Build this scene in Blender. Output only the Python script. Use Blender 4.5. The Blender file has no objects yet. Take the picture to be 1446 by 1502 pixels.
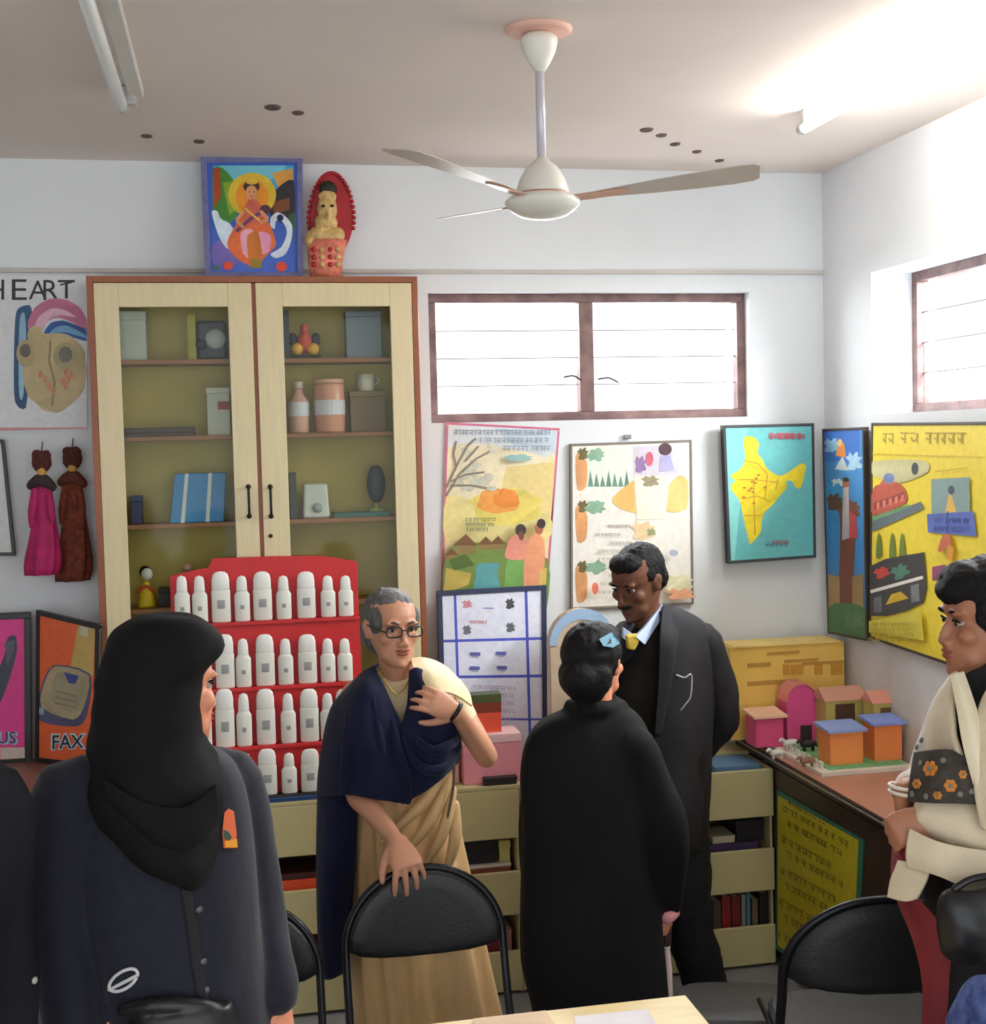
import bpy, bmesh, math, random
from mathutils import Vector, Matrix, noise
from mathutils.bvhtree import BVHTree
R = random.Random(7)
SC = bpy.context.scene
COL = SC.collection

# ------------------------------------------------------------------ camera
FPX, CX, CY = 1989.18, 764.75, 752.4            # focal length and centre in pixels of the 1446 x 1502 frame
YAW, PITCH, ROLL = 0.207517, 0.05186983, -0.02403811
CAM = Vector((0, 0, 1.95))
FWD = Vector((math.sin(YAW) * math.cos(PITCH), math.cos(YAW) * math.cos(PITCH), -math.sin(PITCH)))
_r = Vector((math.cos(YAW), -math.sin(YAW), 0)); _u = _r.cross(FWD)
RGT = math.cos(ROLL) * _r + math.sin(ROLL) * _u
UPV = -math.sin(ROLL) * _r + math.cos(ROLL) * _u
cd = bpy.data.cameras.new('camera'); co = bpy.data.objects.new('camera', cd); COL.objects.link(co)
cd.sensor_fit = 'HORIZONTAL'; cd.sensor_width = 36; cd.lens = 36 * FPX / 1446
cd.shift_x = -(CX - 723) / 1446; cd.shift_y = (CY - 751) / 1446
cd.clip_start = 0.05
m = Matrix.Identity(4)
for i in range(3):
    m[i][0] = RGT[i]; m[i][1] = UPV[i]; m[i][2] = -FWD[i]; m[i][3] = CAM[i]
co.matrix_world = m
SC.camera = co

# ------------------------------------------------------------------ light
w = bpy.data.worlds.new('sky'); SC.world = w; w.use_nodes = True
bg = w.node_tree.nodes['Background']; bg.inputs[0].default_value = (0.93, 0.97, 1.0, 1); bg.inputs[1].default_value = 1.5

def area_light(name, loc, target, sx, sy, power, col):
    l = bpy.data.lights.new(name, 'AREA'); l.shape = 'RECTANGLE'; l.size = sx; l.size_y = sy
    l.energy = power; l.color = col
    o = bpy.data.objects.new(name, l); COL.objects.link(o); o.location = loc
    o.rotation_euler = (Vector(target) - Vector(loc)).to_track_quat('-Z', 'Y').to_euler()
    return o
area_light('daylight_back_window', (1.35, 5.35, 2.55), (1.1, 3.2, 0.8), 1.2, 0.5, 45, (0.95, 0.98, 1))
area_light('daylight_right_window', (2.75, 3.75, 2.6), (0.8, 3.2, 0.9), 1.5, 0.5, 90, (0.95, 0.98, 1))
SC.view_settings.view_transform = 'Standard'; SC.view_settings.look = 'None'
SC.view_settings.gamma = 1; SC.view_settings.use_curve_mapping = False
SC.view_settings.exposure = 0.6
SC.cycles.max_bounces = 8; SC.cycles.diffuse_bounces = 5; SC.cycles.transparent_max_bounces = 12

# ------------------------------------------------------------------ pixel of the photograph -> point of the room
def ray(px, py): return (px - CX) / FPX * RGT - (py - CY) / FPX * UPV + FWD
def P(px, py, Y): d = ray(px, py); return CAM + d * ((Y - CAM.y) / d.y)
def PX(px, py, X): d = ray(px, py); return CAM + d * ((X - CAM.x) / d.x)
def PZ(px, py, Z): d = ray(px, py); return CAM + d * ((Z - CAM.z) / d.z)

# ------------------------------------------------------------------ materials
def lin(c):
    c = c / 255.0
    return c / 12.92 if c <= 0.04045 else ((c + 0.055) / 1.055) ** 2.4
def rgb(r, g, b): return (lin(r), lin(g), lin(b), 1)
MATS = {}
def mat(name, col, rough=0.6, var=0.12, scale=6.0, bump=0.0, bscale=60.0, metal=0.0, emit=0.0, sheen=0.0, stretch=None, spec=0.5, var2=None):
    if name in MATS: return MATS[name]
    m = bpy.data.materials.new(name); m.use_nodes = True; nt = m.node_tree; b = nt.nodes['Principled BSDF']
    c = rgb(*col)
    tc = nt.nodes.new('ShaderNodeTexCoord'); src = tc.outputs['Object']
    if stretch:
        mp = nt.nodes.new('ShaderNodeMapping'); mp.inputs['Scale'].default_value = stretch
        nt.links.new(src, mp.inputs[0]); src = mp.outputs[0]
    n = nt.nodes.new('ShaderNodeTexNoise'); n.inputs['Scale'].default_value = scale; n.inputs['Detail'].default_value = 5
    nt.links.new(src, n.inputs['Vector'])
    ramp = nt.nodes.new('ShaderNodeValToRGB'); e = ramp.color_ramp.elements
    e[0].position = 0.3; e[1].position = 0.7
    lo = tuple(x * (1 - var) for x in c[:3]) + (1,); hi = tuple(min(1, x * (1 + var)) for x in c[:3]) + (1,)
    if var2: lo = rgb(*var2)
    e[0].color = lo; e[1].color = hi
    nt.links.new(n.outputs['Fac'], ramp.inputs[0]); nt.links.new(ramp.outputs[0], b.inputs['Base Color'])
    b.inputs['Roughness'].default_value = rough; b.inputs['Metallic'].default_value = metal
    b.inputs['Specular IOR Level'].default_value = spec
    if sheen: b.inputs['Sheen Weight'].default_value = sheen
    if emit:
        b.inputs['Emission Color'].default_value = c; b.inputs['Emission Strength'].default_value = emit
    if bump:
        n2 = nt.nodes.new('ShaderNodeTexNoise'); n2.inputs['Scale'].default_value = bscale; n2.inputs['Detail'].default_value = 4
        nt.links.new(src, n2.inputs['Vector'])
        bp = nt.nodes.new('ShaderNodeBump'); bp.inputs['Strength'].default_value = bump; bp.inputs['Distance'].default_value = 0.01
        nt.links.new(n2.outputs['Fac'], bp.inputs['Height']); nt.links.new(bp.outputs[0], b.inputs['Normal'])
    MATS[name] = m
    return m
def glass(name, fac, tint=(1, 1, 1, 1)):
    m = bpy.data.materials.new(name); m.use_nodes = True; nt = m.node_tree
    out = nt.nodes['Material Output']; nt.nodes.remove(nt.nodes['Principled BSDF'])
    t = nt.nodes.new('ShaderNodeBsdfTransparent'); t.inputs[0].default_value = tint
    g = nt.nodes.new('ShaderNodeBsdfGlossy'); g.inputs['Roughness'].default_value = 0.06
    fr = nt.nodes.new('ShaderNodeLayerWeight'); fr.inputs[0].default_value = 0.5
    pw = nt.nodes.new('ShaderNodeMath'); pw.operation = 'POWER'; pw.inputs[1].default_value = 5.0
    nt.links.new(fr.outputs['Facing'], pw.inputs[0])
    ad = nt.nodes.new('ShaderNodeMath'); ad.operation = 'MULTIPLY_ADD'; ad.inputs[1].default_value = 0.5; ad.inputs[2].default_value = fac
    nt.links.new(pw.outputs[0], ad.inputs[0])
    x = nt.nodes.new('ShaderNodeMixShader'); nt.links.new(ad.outputs[0], x.inputs[0])
    nt.links.new(t.outputs[0], x.inputs[1]); nt.links.new(g.outputs[0], x.inputs[2]); nt.links.new(x.outputs[0], out.inputs[0])
    return m
def print_mat():
    m = bpy.data.materials.new('printed_paper'); m.use_nodes = True; nt = m.node_tree; b = nt.nodes['Principled BSDF']
    a = nt.nodes.new('ShaderNodeVertexColor'); a.layer_name = 'Col'
    tc = nt.nodes.new('ShaderNodeTexCoord')
    n = nt.nodes.new('ShaderNodeTexNoise'); n.inputs['Scale'].default_value = 45; n.inputs['Detail'].default_value = 4
    nt.links.new(tc.outputs['Object'], n.inputs['Vector'])
    r = nt.nodes.new('ShaderNodeMapRange'); r.inputs['To Min'].default_value = 0.82; r.inputs['To Max'].default_value = 1.12
    nt.links.new(n.outputs['Fac'], r.inputs['Value'])
    mx = nt.nodes.new('ShaderNodeMix'); mx.data_type = 'RGBA'; mx.blend_type = 'MULTIPLY'; mx.inputs['Factor'].default_value = 1
    nt.links.new(a.outputs[0], mx.inputs['A']); nt.links.new(r.outputs[0], mx.inputs['B'])
    nt.links.new(mx.outputs['Result'], b.inputs['Base Color'])
    b.inputs['Roughness'].default_value = 0.5
    return m
M_PRINT = print_mat()

# ------------------------------------------------------------------ mesh building
def catmull(p, n):
    """smooth path through the points, n steps a span"""
    if len(p) < 2: return list(p)
    o = []
    for i in range(len(p) - 1):
        a = p[max(i - 1, 0)]; b = p[i]; c = p[i + 1]; d = p[min(i + 2, len(p) - 1)]
        for k in range(n):
            t = k / n
            o.append(0.5 * ((2 * b) + (c - a) * t + (2 * a - 5 * b + 4 * c - d) * t * t + (3 * b - a - 3 * c + d) * t ** 3))
    o.append(p[-1]); return o

class MB:
    def __init__(s): s.v = []; s.f = []; s.c = []
    def add(s, vs, fs, col=None):
        n = len(s.v); s.v += [Vector(x) for x in vs]
        s.f += [tuple(i + n for i in f) for f in fs]; s.c += [col] * len(fs)
        return s
    def box(s, a, b, M=None, col=None):
        x0, y0, z0 = a; x1, y1, z1 = b
        vs = [Vector(q) for q in ((x0, y0, z0), (x1, y0, z0), (x1, y1, z0), (x0, y1, z0), (x0, y0, z1), (x1, y0, z1), (x1, y1, z1), (x0, y1, z1))]
        if M: vs = [M @ q for q in vs]
        return s.add(vs, [(0, 3, 2, 1), (4, 5, 6, 7), (0, 1, 5, 4), (1, 2, 6, 5), (2, 3, 7, 6), (3, 0, 4, 7)], col)
    def loft(s, rings, cap=True, col=None):
        n = len(rings[0]); vs = [q for r in rings for q in r]; fs = []
        for i in range(len(rings) - 1):
            for j in range(n):
                k = (j + 1) % n
                fs.append((i * n + j, i * n + k, (i + 1) * n + k, (i + 1) * n + j))
        if cap:
            fs.append(tuple(range(n - 1, -1, -1))); fs.append(tuple(range((len(rings) - 1) * n, len(rings) * n)))
        return s.add(vs, fs, col)
    def tube(s, pts, rad, n=10, sub=4, flat=None, cap=True, col=None):
        pts = [Vector(q) for q in pts]
        if not hasattr(rad, '__len__'): rad = [rad] * len(pts)
        if sub > 1 and len(pts) > 2:
            rr = [x.x for x in catmull([Vector((q, 0, 0)) for q in rad], sub)]; pts = catmull(pts, sub)
        else: rr = list(rad)
        T = []
        for i in range(len(pts)):
            d = pts[min(i + 1, len(pts) - 1)] - pts[max(i - 1, 0)]
            T.append(d.normalized() if d.length > 1e-9 else Vector((0, 0, 1)))
        u = T[0].orthogonal().normalized()
        if flat is not None:
            u = (Vector(flat) - T[0] * Vector(flat).dot(T[0])).normalized()
        rings = []
        P0 = list(zip(pts, rr, T))
        if cap:                                             # rounded ends
            e0 = [(pts[0] - T[0] * rr[0] * math.cos(a), max(rr[0] * math.sin(a), 1e-4), T[0]) for a in (0.25, 0.8)]
            e1 = [(pts[-1] + T[-1] * rr[-1] * math.cos(a), max(rr[-1] * math.sin(a), 1e-4), T[-1]) for a in (0.8, 0.25)]
            P0 = e0 + P0 + e1
        for p, r, t in P0:
            u = (u - t * u.dot(t)); u = u.normalized() if u.length > 1e-6 else t.orthogonal().normalized()
            v = t.cross(u)
            rings.append([p + r * (math.cos(2 * math.pi * k / n) * u + math.sin(2 * math.pi * k / n) * v) for k in range(n)])
        return s.loft(rings, True, col)
    def lathe(s, c, prof, n=20, axis=None, sx=1, sy=1, M=None, col=None):
        c = Vector(c); rings = []
        for r, z in prof:
            rings.append([Vector((sx * max(r, 1e-4) * math.cos(2 * math.pi * k / n), sy * max(r, 1e-4) * math.sin(2 * math.pi * k / n), z)) for k in range(n)])
        rings = [[c + ((M @ q) if M else q) for q in r] for r in rings]
        return s.loft(rings, True, col)
    def ball(s, c, r, n=14, M=None, col=None):
        if not hasattr(r, '__len__'): r = (r, r, r)
        rings = []
        for i in range(1, 10):
            a = math.pi * i / 10
            rings.append([Vector((r[0] * math.sin(a) * math.cos(2 * math.pi * k / n), r[1] * math.sin(a) * math.sin(2 * math.pi * k / n), -r[2] * math.cos(a))) for k in range(n)])
        c = Vector(c)
        return s.loft([[c + ((M @ q) if M else q) for q in g] for g in rings], True, col)
    def prism(s, pts, off, col=None):
        """polygon of 3-D points extruded by the vector off"""
        n = len(pts); pts = [Vector(q) for q in pts]; off = Vector(off)
        vs = pts + [q + off for q in pts]
        fs = [tuple(range(n - 1, -1, -1)), tuple(range(n, 2 * n))] + [(i, (i + 1) % n, n + (i + 1) % n, n + i) for i in range(n)]
        return s.add(vs, fs, col)
    def grid(s, rows, nu=4, nv=4):
        """smooth sheet through a grid of control points"""
        rows = [catmull([Vector(q) for q in r], nu) for r in rows]
        colsn = len(rows[0])
        cols = [catmull([r[j] for r in rows], nv) for j in range(colsn)]
        nr = len(cols[0]); vs = [cols[j][i] for i in range(nr) for j in range(colsn)]
        fs = [(i * colsn + j, i * colsn + j + 1, (i + 1) * colsn + j + 1, (i + 1) * colsn + j) for i in range(nr - 1) for j in range(colsn - 1)]
        return s.add(vs, fs)
    def build(s, name, material, parent=None, smooth=False, bevel=0, solid=0, sub=0, keep=False):
        o0 = parent_loc(parent)
        me = bpy.data.meshes.new(name)
        me.from_pydata([tuple(q - o0) for q in s.v], [], s.f); me.update()
        if any(c is not None for c in s.c):
            ca = me.color_attributes.new('Col', 'BYTE_COLOR', 'CORNER')
            for p in me.polygons:
                c = s.c[p.index] or (1, 1, 1, 1)
                for k, li in enumerate(p.loop_indices): ca.data[li].color = c[k] if isinstance(c, list) else c
        if not keep:
            bm = bmesh.new(); bm.from_mesh(me); bmesh.ops.recalc_face_normals(bm, faces=bm.faces); bm.to_mesh(me); bm.free()
        if smooth:
            for p in me.polygons: p.use_smooth = True
        me.materials.append(material)
        o = bpy.data.objects.new(name, me); COL.objects.link(o)
        if parent is not None: o.parent = parent
        if solid:
            md = o.modifiers.new('thick', 'SOLIDIFY'); md.thickness = solid; md.offset = 0
        if sub:
            md = o.modifiers.new('sub', 'SUBSURF'); md.levels = sub; md.render_levels = sub
        if bevel:
            md = o.modifiers.new('bevel', 'BEVEL'); md.width = bevel; md.segments = 2; md.limit_method = 'ANGLE'
        return o
def parent_loc(p):
    v = Vector((0, 0, 0))
    while p is not None:
        v += p.location; p = p.parent
    return v
def thing(name, label, cat, loc=(0, 0, 0), group=None):
    o = bpy.data.objects.new(name, None); COL.objects.link(o); o.location = loc; o.empty_display_size = 0.05
    o['label'] = label; o['category'] = cat
    if group: o['group'] = group
    return o
def tag(o, label, cat, group=None):
    o['label'] = label; o['category'] = cat
    if group: o['group'] = group
    return o
def struct(o): o['kind'] = 'structure'; return o
def clone(root, label, group=None, name=None):
    r = root.copy(); COL.objects.link(r); r['label'] = label
    if group: r['group'] = group
    for ch in list(root.children):
        c = ch.copy(); COL.objects.link(c); c.parent = r
        for g in list(ch.children):
            d = g.copy(); COL.objects.link(d); d.parent = c
    return r
def fuse(mb, name, material, parent, voxel=0.006, smooth=4, wrinkle=None, factor=0.5):
    """grow the overlapping pieces of mb into one continuous surface"""
    me = bpy.data.meshes.new('tmp'); me.from_pydata([tuple(q) for q in mb.v], [], mb.f)
    bm = bmesh.new(); bm.from_mesh(me); bmesh.ops.recalc_face_normals(bm, faces=bm.faces); bm.to_mesh(me); bm.free()
    t = bpy.data.objects.new('tmp', me); COL.objects.link(t)
    r = t.modifiers.new('r', 'REMESH'); r.mode = 'VOXEL'; r.voxel_size = voxel
    if smooth:
        sm = t.modifiers.new('s', 'SMOOTH'); sm.iterations = smooth; sm.factor = factor
    dg = bpy.context.evaluated_depsgraph_get(); ev = t.evaluated_get(dg)
    out = bpy.data.meshes.new_from_object(ev)
    bpy.data.objects.remove(t); bpy.data.meshes.remove(me)
    if wrinkle:
        amp, sc, st = wrinkle
        nrm = [v.normal.copy() for v in out.vertices]
        for v, n in zip(out.vertices, nrm):
            q = Vector((v.co.x * sc[0], v.co.y * sc[1], v.co.z * sc[2])) + Vector((st, st * 2, 0))
            v.co += n * amp * (noise.noise(q) + 0.5 * noise.noise(q * 2.1))
    o0 = parent_loc(parent)
    for v in out.vertices: v.co -= o0
    for p in out.polygons: p.use_smooth = True
    out.materials.clear(); out.materials.append(material); out.name = name
    o = bpy.data.objects.new(name, out); COL.objects.link(o)
    if parent is not None: o.parent = parent
    return o
def surf(o):
    """finder of the point of an object's surface that the pixel looks at"""
    me = o.data; off = parent_loc(o.parent)
    bv = BVHTree.FromPolygons([v.co + off for v in me.vertices], [tuple(p.vertices) for p in me.polygons])
    def at(px, py, lift=0.002):
        d = ray(px, py).normalized(); h, n, i, t = bv.ray_cast(CAM, d)
        if h is None: return None, None
        if n.dot(d) > 0: n = -n
        return h + n * lift, n
    return at
def wrinkle_grid(mb, amp, sc, seed=0.0, direction=(0, -1, 0)):
    d = Vector(direction)
    for i, q in enumerate(mb.v):
        p = Vector((q.x * sc[0], q.y * sc[1], q.z * sc[2])) + Vector((seed, seed, seed))
        mb.v[i] = q + d * amp * (noise.noise(p) + 0.5 * noise.noise(p * 2.3))
    return mb

# ------------------------------------------------------------------ flat printed pictures
def homography(src):
    """px corners TL,TR,BR,BL -> unit square (u right, v up)"""
    dst = [(0, 1), (1, 1), (1, 0), (0, 0)]
    A = []; B = []
    for (x, y), (u, v) in zip(src, dst):
        A.append([x, y, 1, 0, 0, 0, -u * x, -u * y]); B.append(u)
        A.append([0, 0, 0, x, y, 1, -v * x, -v * y]); B.append(v)
    n = 8; M = [a + [b] for a, b in zip(A, B)]
    for i in range(n):
        k = max(range(i, n), key=lambda r: abs(M[r][i])); M[i], M[k] = M[k], M[i]
        pv = M[i][i]; M[i] = [x / pv for x in M[i]]
        for r in range(n):
            if r != i:
                q = M[r][i]; M[r] = [x - q * y for x, y in zip(M[r], M[i])]
    h = [M[i][8] for i in range(n)] + [1]
    def f(x, y):
        w_ = h[6] * x + h[7] * y + h[8]
        return (h[0] * x + h[1] * y + h[2]) / w_, (h[3] * x + h[4] * y + h[5]) / w_
    return f
class Art:
    """layers of flat ink shapes on one sheet; drawn in the photograph's pixels, kept as real millimetres on the sheet"""
    def __init__(s, pxc, q, lift):
        s.h = homography(pxc); s.q = q; s.mb = MB(); s.k = 0
        s.n = (q[1] - q[0]).cross(q[3] - q[0]).normalized()
        if s.n.dot(q[0] - CAM) > 0: s.n = -s.n
        s.lift = lift; s.wash = .16
    def w(s, x, y):
        u, v = s.h(x, y); u = min(max(u, 0.004), 0.996); v = min(max(v, 0.004), 0.996)
        q = s.q
        return (q[3] * (1 - u) + q[2] * u) * (1 - v) + (q[0] * (1 - u) + q[1] * u) * v + s.n * (s.lift + s.k * 0.00008)
    def poly(s, pts, c, soft=True):
        """one ink shape; shapes of five or more points get rounded, uneven washes"""
        n = len(pts); rr = random.Random(s.k * 7 + n)
        if n >= 5 and soft:
            o = []
            for i in range(n):
                a, b, d, e = (Vector(pts[(i + j) % n]) for j in (-1, 0, 1, 2))
                for t in (0, 1 / 3, 2 / 3):
                    o.append(0.5 * (2 * b + (d - a) * t * .8 + (2 * a - 5 * b + 4 * d - e) * t * t * .8 + (3 * b - a - 3 * d + e) * t ** 3 * .8) + .1 * (d - b) * t * 2)
            pts = [tuple(q) for q in o]
        q = s.wash; cs = []
        for p in pts:
            f = 1 + q * (rr.random() - .5) * 2; cs.append(tuple(min(1, x * f) for x in rgb(*c)[:3]) + (1,))
        s.k += 1; s.mb.add([s.w(*p) for p in pts], [tuple(range(len(pts)))], cs)
    def rect(s, x0, y0, x1, y1, c): s.poly([(x0, y0), (x1, y0), (x1, y1), (x0, y1)], c)
    def fill(s, c):
        s.k += 1; q = s.q; s.mb.add([p + s.n * (s.lift + s.k * 0.00008) for p in q], [(0, 1, 2, 3)], rgb(*c))
    def ell(s, cx, cy, rx, ry, c, rot=0, n=18, jag=0, seed=1, a0=0, a1=2 * math.pi):
        rr = random.Random(seed); pts = []
        for i in range(n):
            a = a0 + (a1 - a0) * i / (n if a1 - a0 > 6.2 else n - 1); j = 1 + jag * (rr.random() - 0.5) * 2
            x, y = rx * j * math.cos(a), ry * j * math.sin(a)
            pts.append((cx + x * math.cos(rot) - y * math.sin(rot), cy + x * math.sin(rot) + y * math.cos(rot)))
        s.poly(pts, c)
    def line(s, pts, wd, c):
        for (x0, y0), (x1, y1) in zip(pts, pts[1:]):
            dx, dy = x1 - x0, y1 - y0; l = math.hypot(dx, dy) or 1; nx, ny = -dy / l * wd / 2, dx / l * wd / 2
            s.poly([(x0 + nx, y0 + ny), (x1 + nx, y1 + ny), (x1 - nx, y1 - ny), (x0 - nx, y0 - ny)], c)
    def hand(s, x0, y0, x1, y1, c, seed=1, wd=1.6, bar=True, slope=0.0):
        """a line of unreadable hand lettering hanging from a head stroke"""
        rr = random.Random(seed); h = abs(y1 - y0); x = x0; ln = s.line
        def line(pts, w_, c_): ln([(px, py + (px - x0) * slope) for px, py in pts], w_, c_)
        L = math.hypot(x1 - x0, 0) or 1; sl = 0
        while x < x1 - h * 0.3:
            wl = h * (0.5 + rr.random() * 0.5)
            if bar: line([(x, y0), (min(x + wl, x1), y0)], wd, c)
            xm = x + wl * (0.5 + 0.3 * rr.random())
            line([(xm, y0), (xm, y1)], wd, c)
            if rr.random() < 0.8: line([(x + wl * 0.1, y0 + h * 0.4), (x + wl * 0.3, y0 + h * (0.5 + rr.random() * 0.4)), (xm, y0 + h * 0.5)], wd, c)
            x += wl + (h * 0.5 if rr.random() < 0.25 else h * 0.08)
    def text(s, txt, x, y, hgt, c, wide=1.0, slope=0.0, bold=0.0, shear=0.0):
        cu = bpy.data.curves.new('t', 'FONT'); cu.body = txt; cu.size = 1.0; cu.fill_mode = 'FRONT'; cu.resolution_u = 3; cu.offset = bold; cu.shear = shear
        o = bpy.data.objects.new('t', cu); COL.objects.link(o)
        dg = bpy.context.evaluated_depsgraph_get(); me = bpy.data.meshes.new_from_object(o.evaluated_get(dg))
        k = hgt / 0.7; s.k += 1
        s.mb.add([s.w(x + v.co.x * k * wide, y + v.co.x * k * wide * slope - v.co.y * k) for v in me.vertices], [tuple(p.vertices) for p in me.polygons], rgb(*c))
        bpy.data.objects.remove(o); bpy.data.curves.remove(cu); bpy.data.meshes.remove(me)
    def done(s, parent, name='print'): return s.mb.build(name, M_PRINT, parent, keep=True)
def fit4(pxc, fn): return [fn(*p) for p in pxc]
def panel(name, label, cat, q, th, fw, fmat, bmat, group=None, fdepth=0.006, cord=False):
    """framed flat board: q = TL,TR,BR,BL on its back plane; frame bars each a part"""
    n = (q[1] - q[0]).cross(q[3] - q[0]).normalized()
    if n.dot(q[0] - CAM) > 0: n = -n
    root = thing(name, label, cat, (q[2] + q[3]) / 2, group)
    MB().prism([p for p in q], n * th).build('backing', bmat, root)
    if fw:
        c = sum(q, Vector()) / 4
        u = (q[1] - q[0]).normalized(); v = (q[0] - q[3]).normalized()
        for i in range(4):
            a, b = q[i], q[(i + 1) % 4]
            ins = {0: -v, 1: -u, 2: v, 3: u}[i]
            d = (b - a).normalized() * fw
            if i in (1, 3): pts = [a + d, b - d, b - d + ins * fw, a + d + ins * fw]
            else: pts = [a, b, b + ins * fw, a + ins * fw]
            MB().prism(pts, n * (th + fdepth)).build('frame_bar', fmat, root, bevel=0.0015)
    return root, n
def ring(c, a, b, n=28, u=(1, 0, 0), v=(0, 1, 0), p=2.0, mod=None):
    c = Vector(c); u = Vector(u); v = Vector(v); o = []
    for k in range(n):
        t = 2 * math.pi * k / n; cs, sn = math.cos(t), math.sin(t)
        x = math.copysign(abs(cs) ** (2 / p), cs); y = math.copysign(abs(sn) ** (2 / p), sn)
        f = mod(t) if mod else 1
        o.append(c + u * a * x * f + v * b * y * f)
    return o
# ------------------------------------------------------------------ the room
YB, XR, ZC, XL, YF = 5.0, 2.284, 2.972, -2.3, -1.2
def wall_mat(name, col, stain, z0, z1, amt):
    m = mat(name, col, rough=0.85, var=0.03, scale=2.0, bump=0.12, bscale=25)
    nt = m.node_tree; b = nt.nodes['Principled BSDF']
    src = b.inputs['Base Color'].links[0].from_socket
    g = nt.nodes.new('ShaderNodeNewGeometry'); sx = nt.nodes.new('ShaderNodeSeparateXYZ'); nt.links.new(g.outputs['Position'], sx.inputs[0])
    n = nt.nodes.new('ShaderNodeTexNoise'); n.inputs['Scale'].default_value = 3.5; n.inputs['Detail'].default_value = 8
    nt.links.new(g.outputs['Position'], n.inputs['Vector'])
    ad = nt.nodes.new('ShaderNodeMath'); ad.operation = 'MULTIPLY_ADD'; ad.inputs[1].default_value = 0.7
    nt.links.new(n.outputs['Fac'], ad.inputs[0]); nt.links.new(sx.outputs['Z'], ad.inputs[2])
    r = nt.nodes.new('ShaderNodeMapRange'); r.inputs['From Min'].default_value = z0 + 0.35; r.inputs['From Max'].default_value = z1 + 0.35
    r.inputs['To Min'].default_value = amt; r.inputs['To Max'].default_value = 0
    nt.links.new(ad.outputs[0], r.inputs['Value'])
    mx = nt.nodes.new('ShaderNodeMix'); mx.data_type = 'RGBA'; mx.inputs['B'].default_value = rgb(*stain)
    nt.links.new(r.outputs[0], mx.inputs['Factor']); nt.links.new(src, mx.inputs['A']); nt.links.new(mx.outputs['Result'], b.inputs['Base Color'])
    return m
M_WALL = wall_mat('wall_paint', (226, 230, 233), (196, 180, 158), 0.95, 1.15, 0.55)
M_CEIL = mat('ceiling_paint', (228, 217, 209), rough=0.9, var=0.035, scale=1.3, bump=0.1, bscale=14)
M_FLOOR = mat('grey_cement_floor', (134, 134, 136), rough=0.5, var=0.1, scale=5, bump=0.06, bscale=40)
M_WOOD_WIN = mat('brown_window_paint', (124, 96, 92), rough=0.5, var=0.25, scale=14, bump=0.25, bscale=50, stretch=(1, 1, 1), var2=(92, 66, 66))
M_PANE = glass('window_glass', 0.02)
M_CABGLASS = glass('cabinet_glass', 0.012, (0.93, 0.95, 0.93, 1))
TH = 0.26
def wall_hole(name, axis, c, thick, a0, a1, z0, z1, h0, h1, g0, g1):
    """wall slab in the plane axis = c with one window opening h0..h1 by g0..g1"""
    mb = MB()
    def bx(p0, p1, q0, q1):
        if axis == 'y': mb.box((p0, c, q0), (p1, c + thick, q1))
        else: mb.box((c, p0, q0), (c + thick, p1, q1))
    bx(a0, h0, z0, z1); bx(h1, a1, z0, z1); bx(h0, h1, z0, g0); bx(h0, h1, g1, z1)
    return struct(mb.build(name, M_WALL))
W1 = (P(630, 520, YB).x, P(1100, 520, YB).x, 2.03, 2.512)          # back window opening
W2 = (3.05, 4.59, 2.022, 2.535)                                     # right window opening
wall_hole('wall_back', 'y', YB, TH, XL - 0.2, XR + TH, 0, ZC, *W1)
wall_hole('wall_right', 'x', XR, TH, YF, YB, 0, ZC, *W2)
struct(MB().box((XL - 0.2, YF, 0), (XL, YB, ZC)).build('wall_left', M_WALL))
struct(MB().box((XL - 0.2, YF, -0.12), (XR + TH, YB + TH, 0)).build('floor', M_FLOOR))
M_CHIP = mat('dark_ceiling_hole', (104, 88, 82), rough=0.9, var=0.3, scale=60)
ceil = struct(MB().box((XL - 0.2, YF, ZC), (XR + TH, YB + TH, ZC + 0.14)).build('ceiling', M_CEIL))
for i, (x, y, r) in enumerate(((400, 157, .026), (437, 165, .019), (215, 199, .019), (292, 207, .019), (948, 190, .023), (970, 198, .019), (990, 211, .019), (1022, 222, .017), (1055, 235, .017))):
    c = PZ(x, y, ZC); mb = MB(); rr = random.Random(i)
    prof = [(r * (0.85 + 0.3 * rr.random()), 0) for k in range(9)]
    mb.lathe(c, [(r, 0.0), (r * .9, -0.004), (r * .55, -0.003), (r * 0.3, -0.001)], 11, sx=1.0, sy=1.3)
    mb.build('anchor_hole', M_CHIP, ceil, smooth=True)
c = PZ(790, 42, ZC)
MB().lathe(c, [(0.083, 0.0), (0.083, -0.006), (0.076, -0.012), (0.02, -0.012)], 28).build('ceiling_rose', mat('pink_rose_plate', (236, 190, 172), rough=.6, var=.05), ceil, smooth=True, bevel=0.001)
z = 2.588
struct(MB().box((XL, YB - 0.018, z - 0.008), (XR, YB, z + 0.006)).build('trim_1', mat('strip_paint', (196, 192, 186), rough=.8)))

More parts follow.
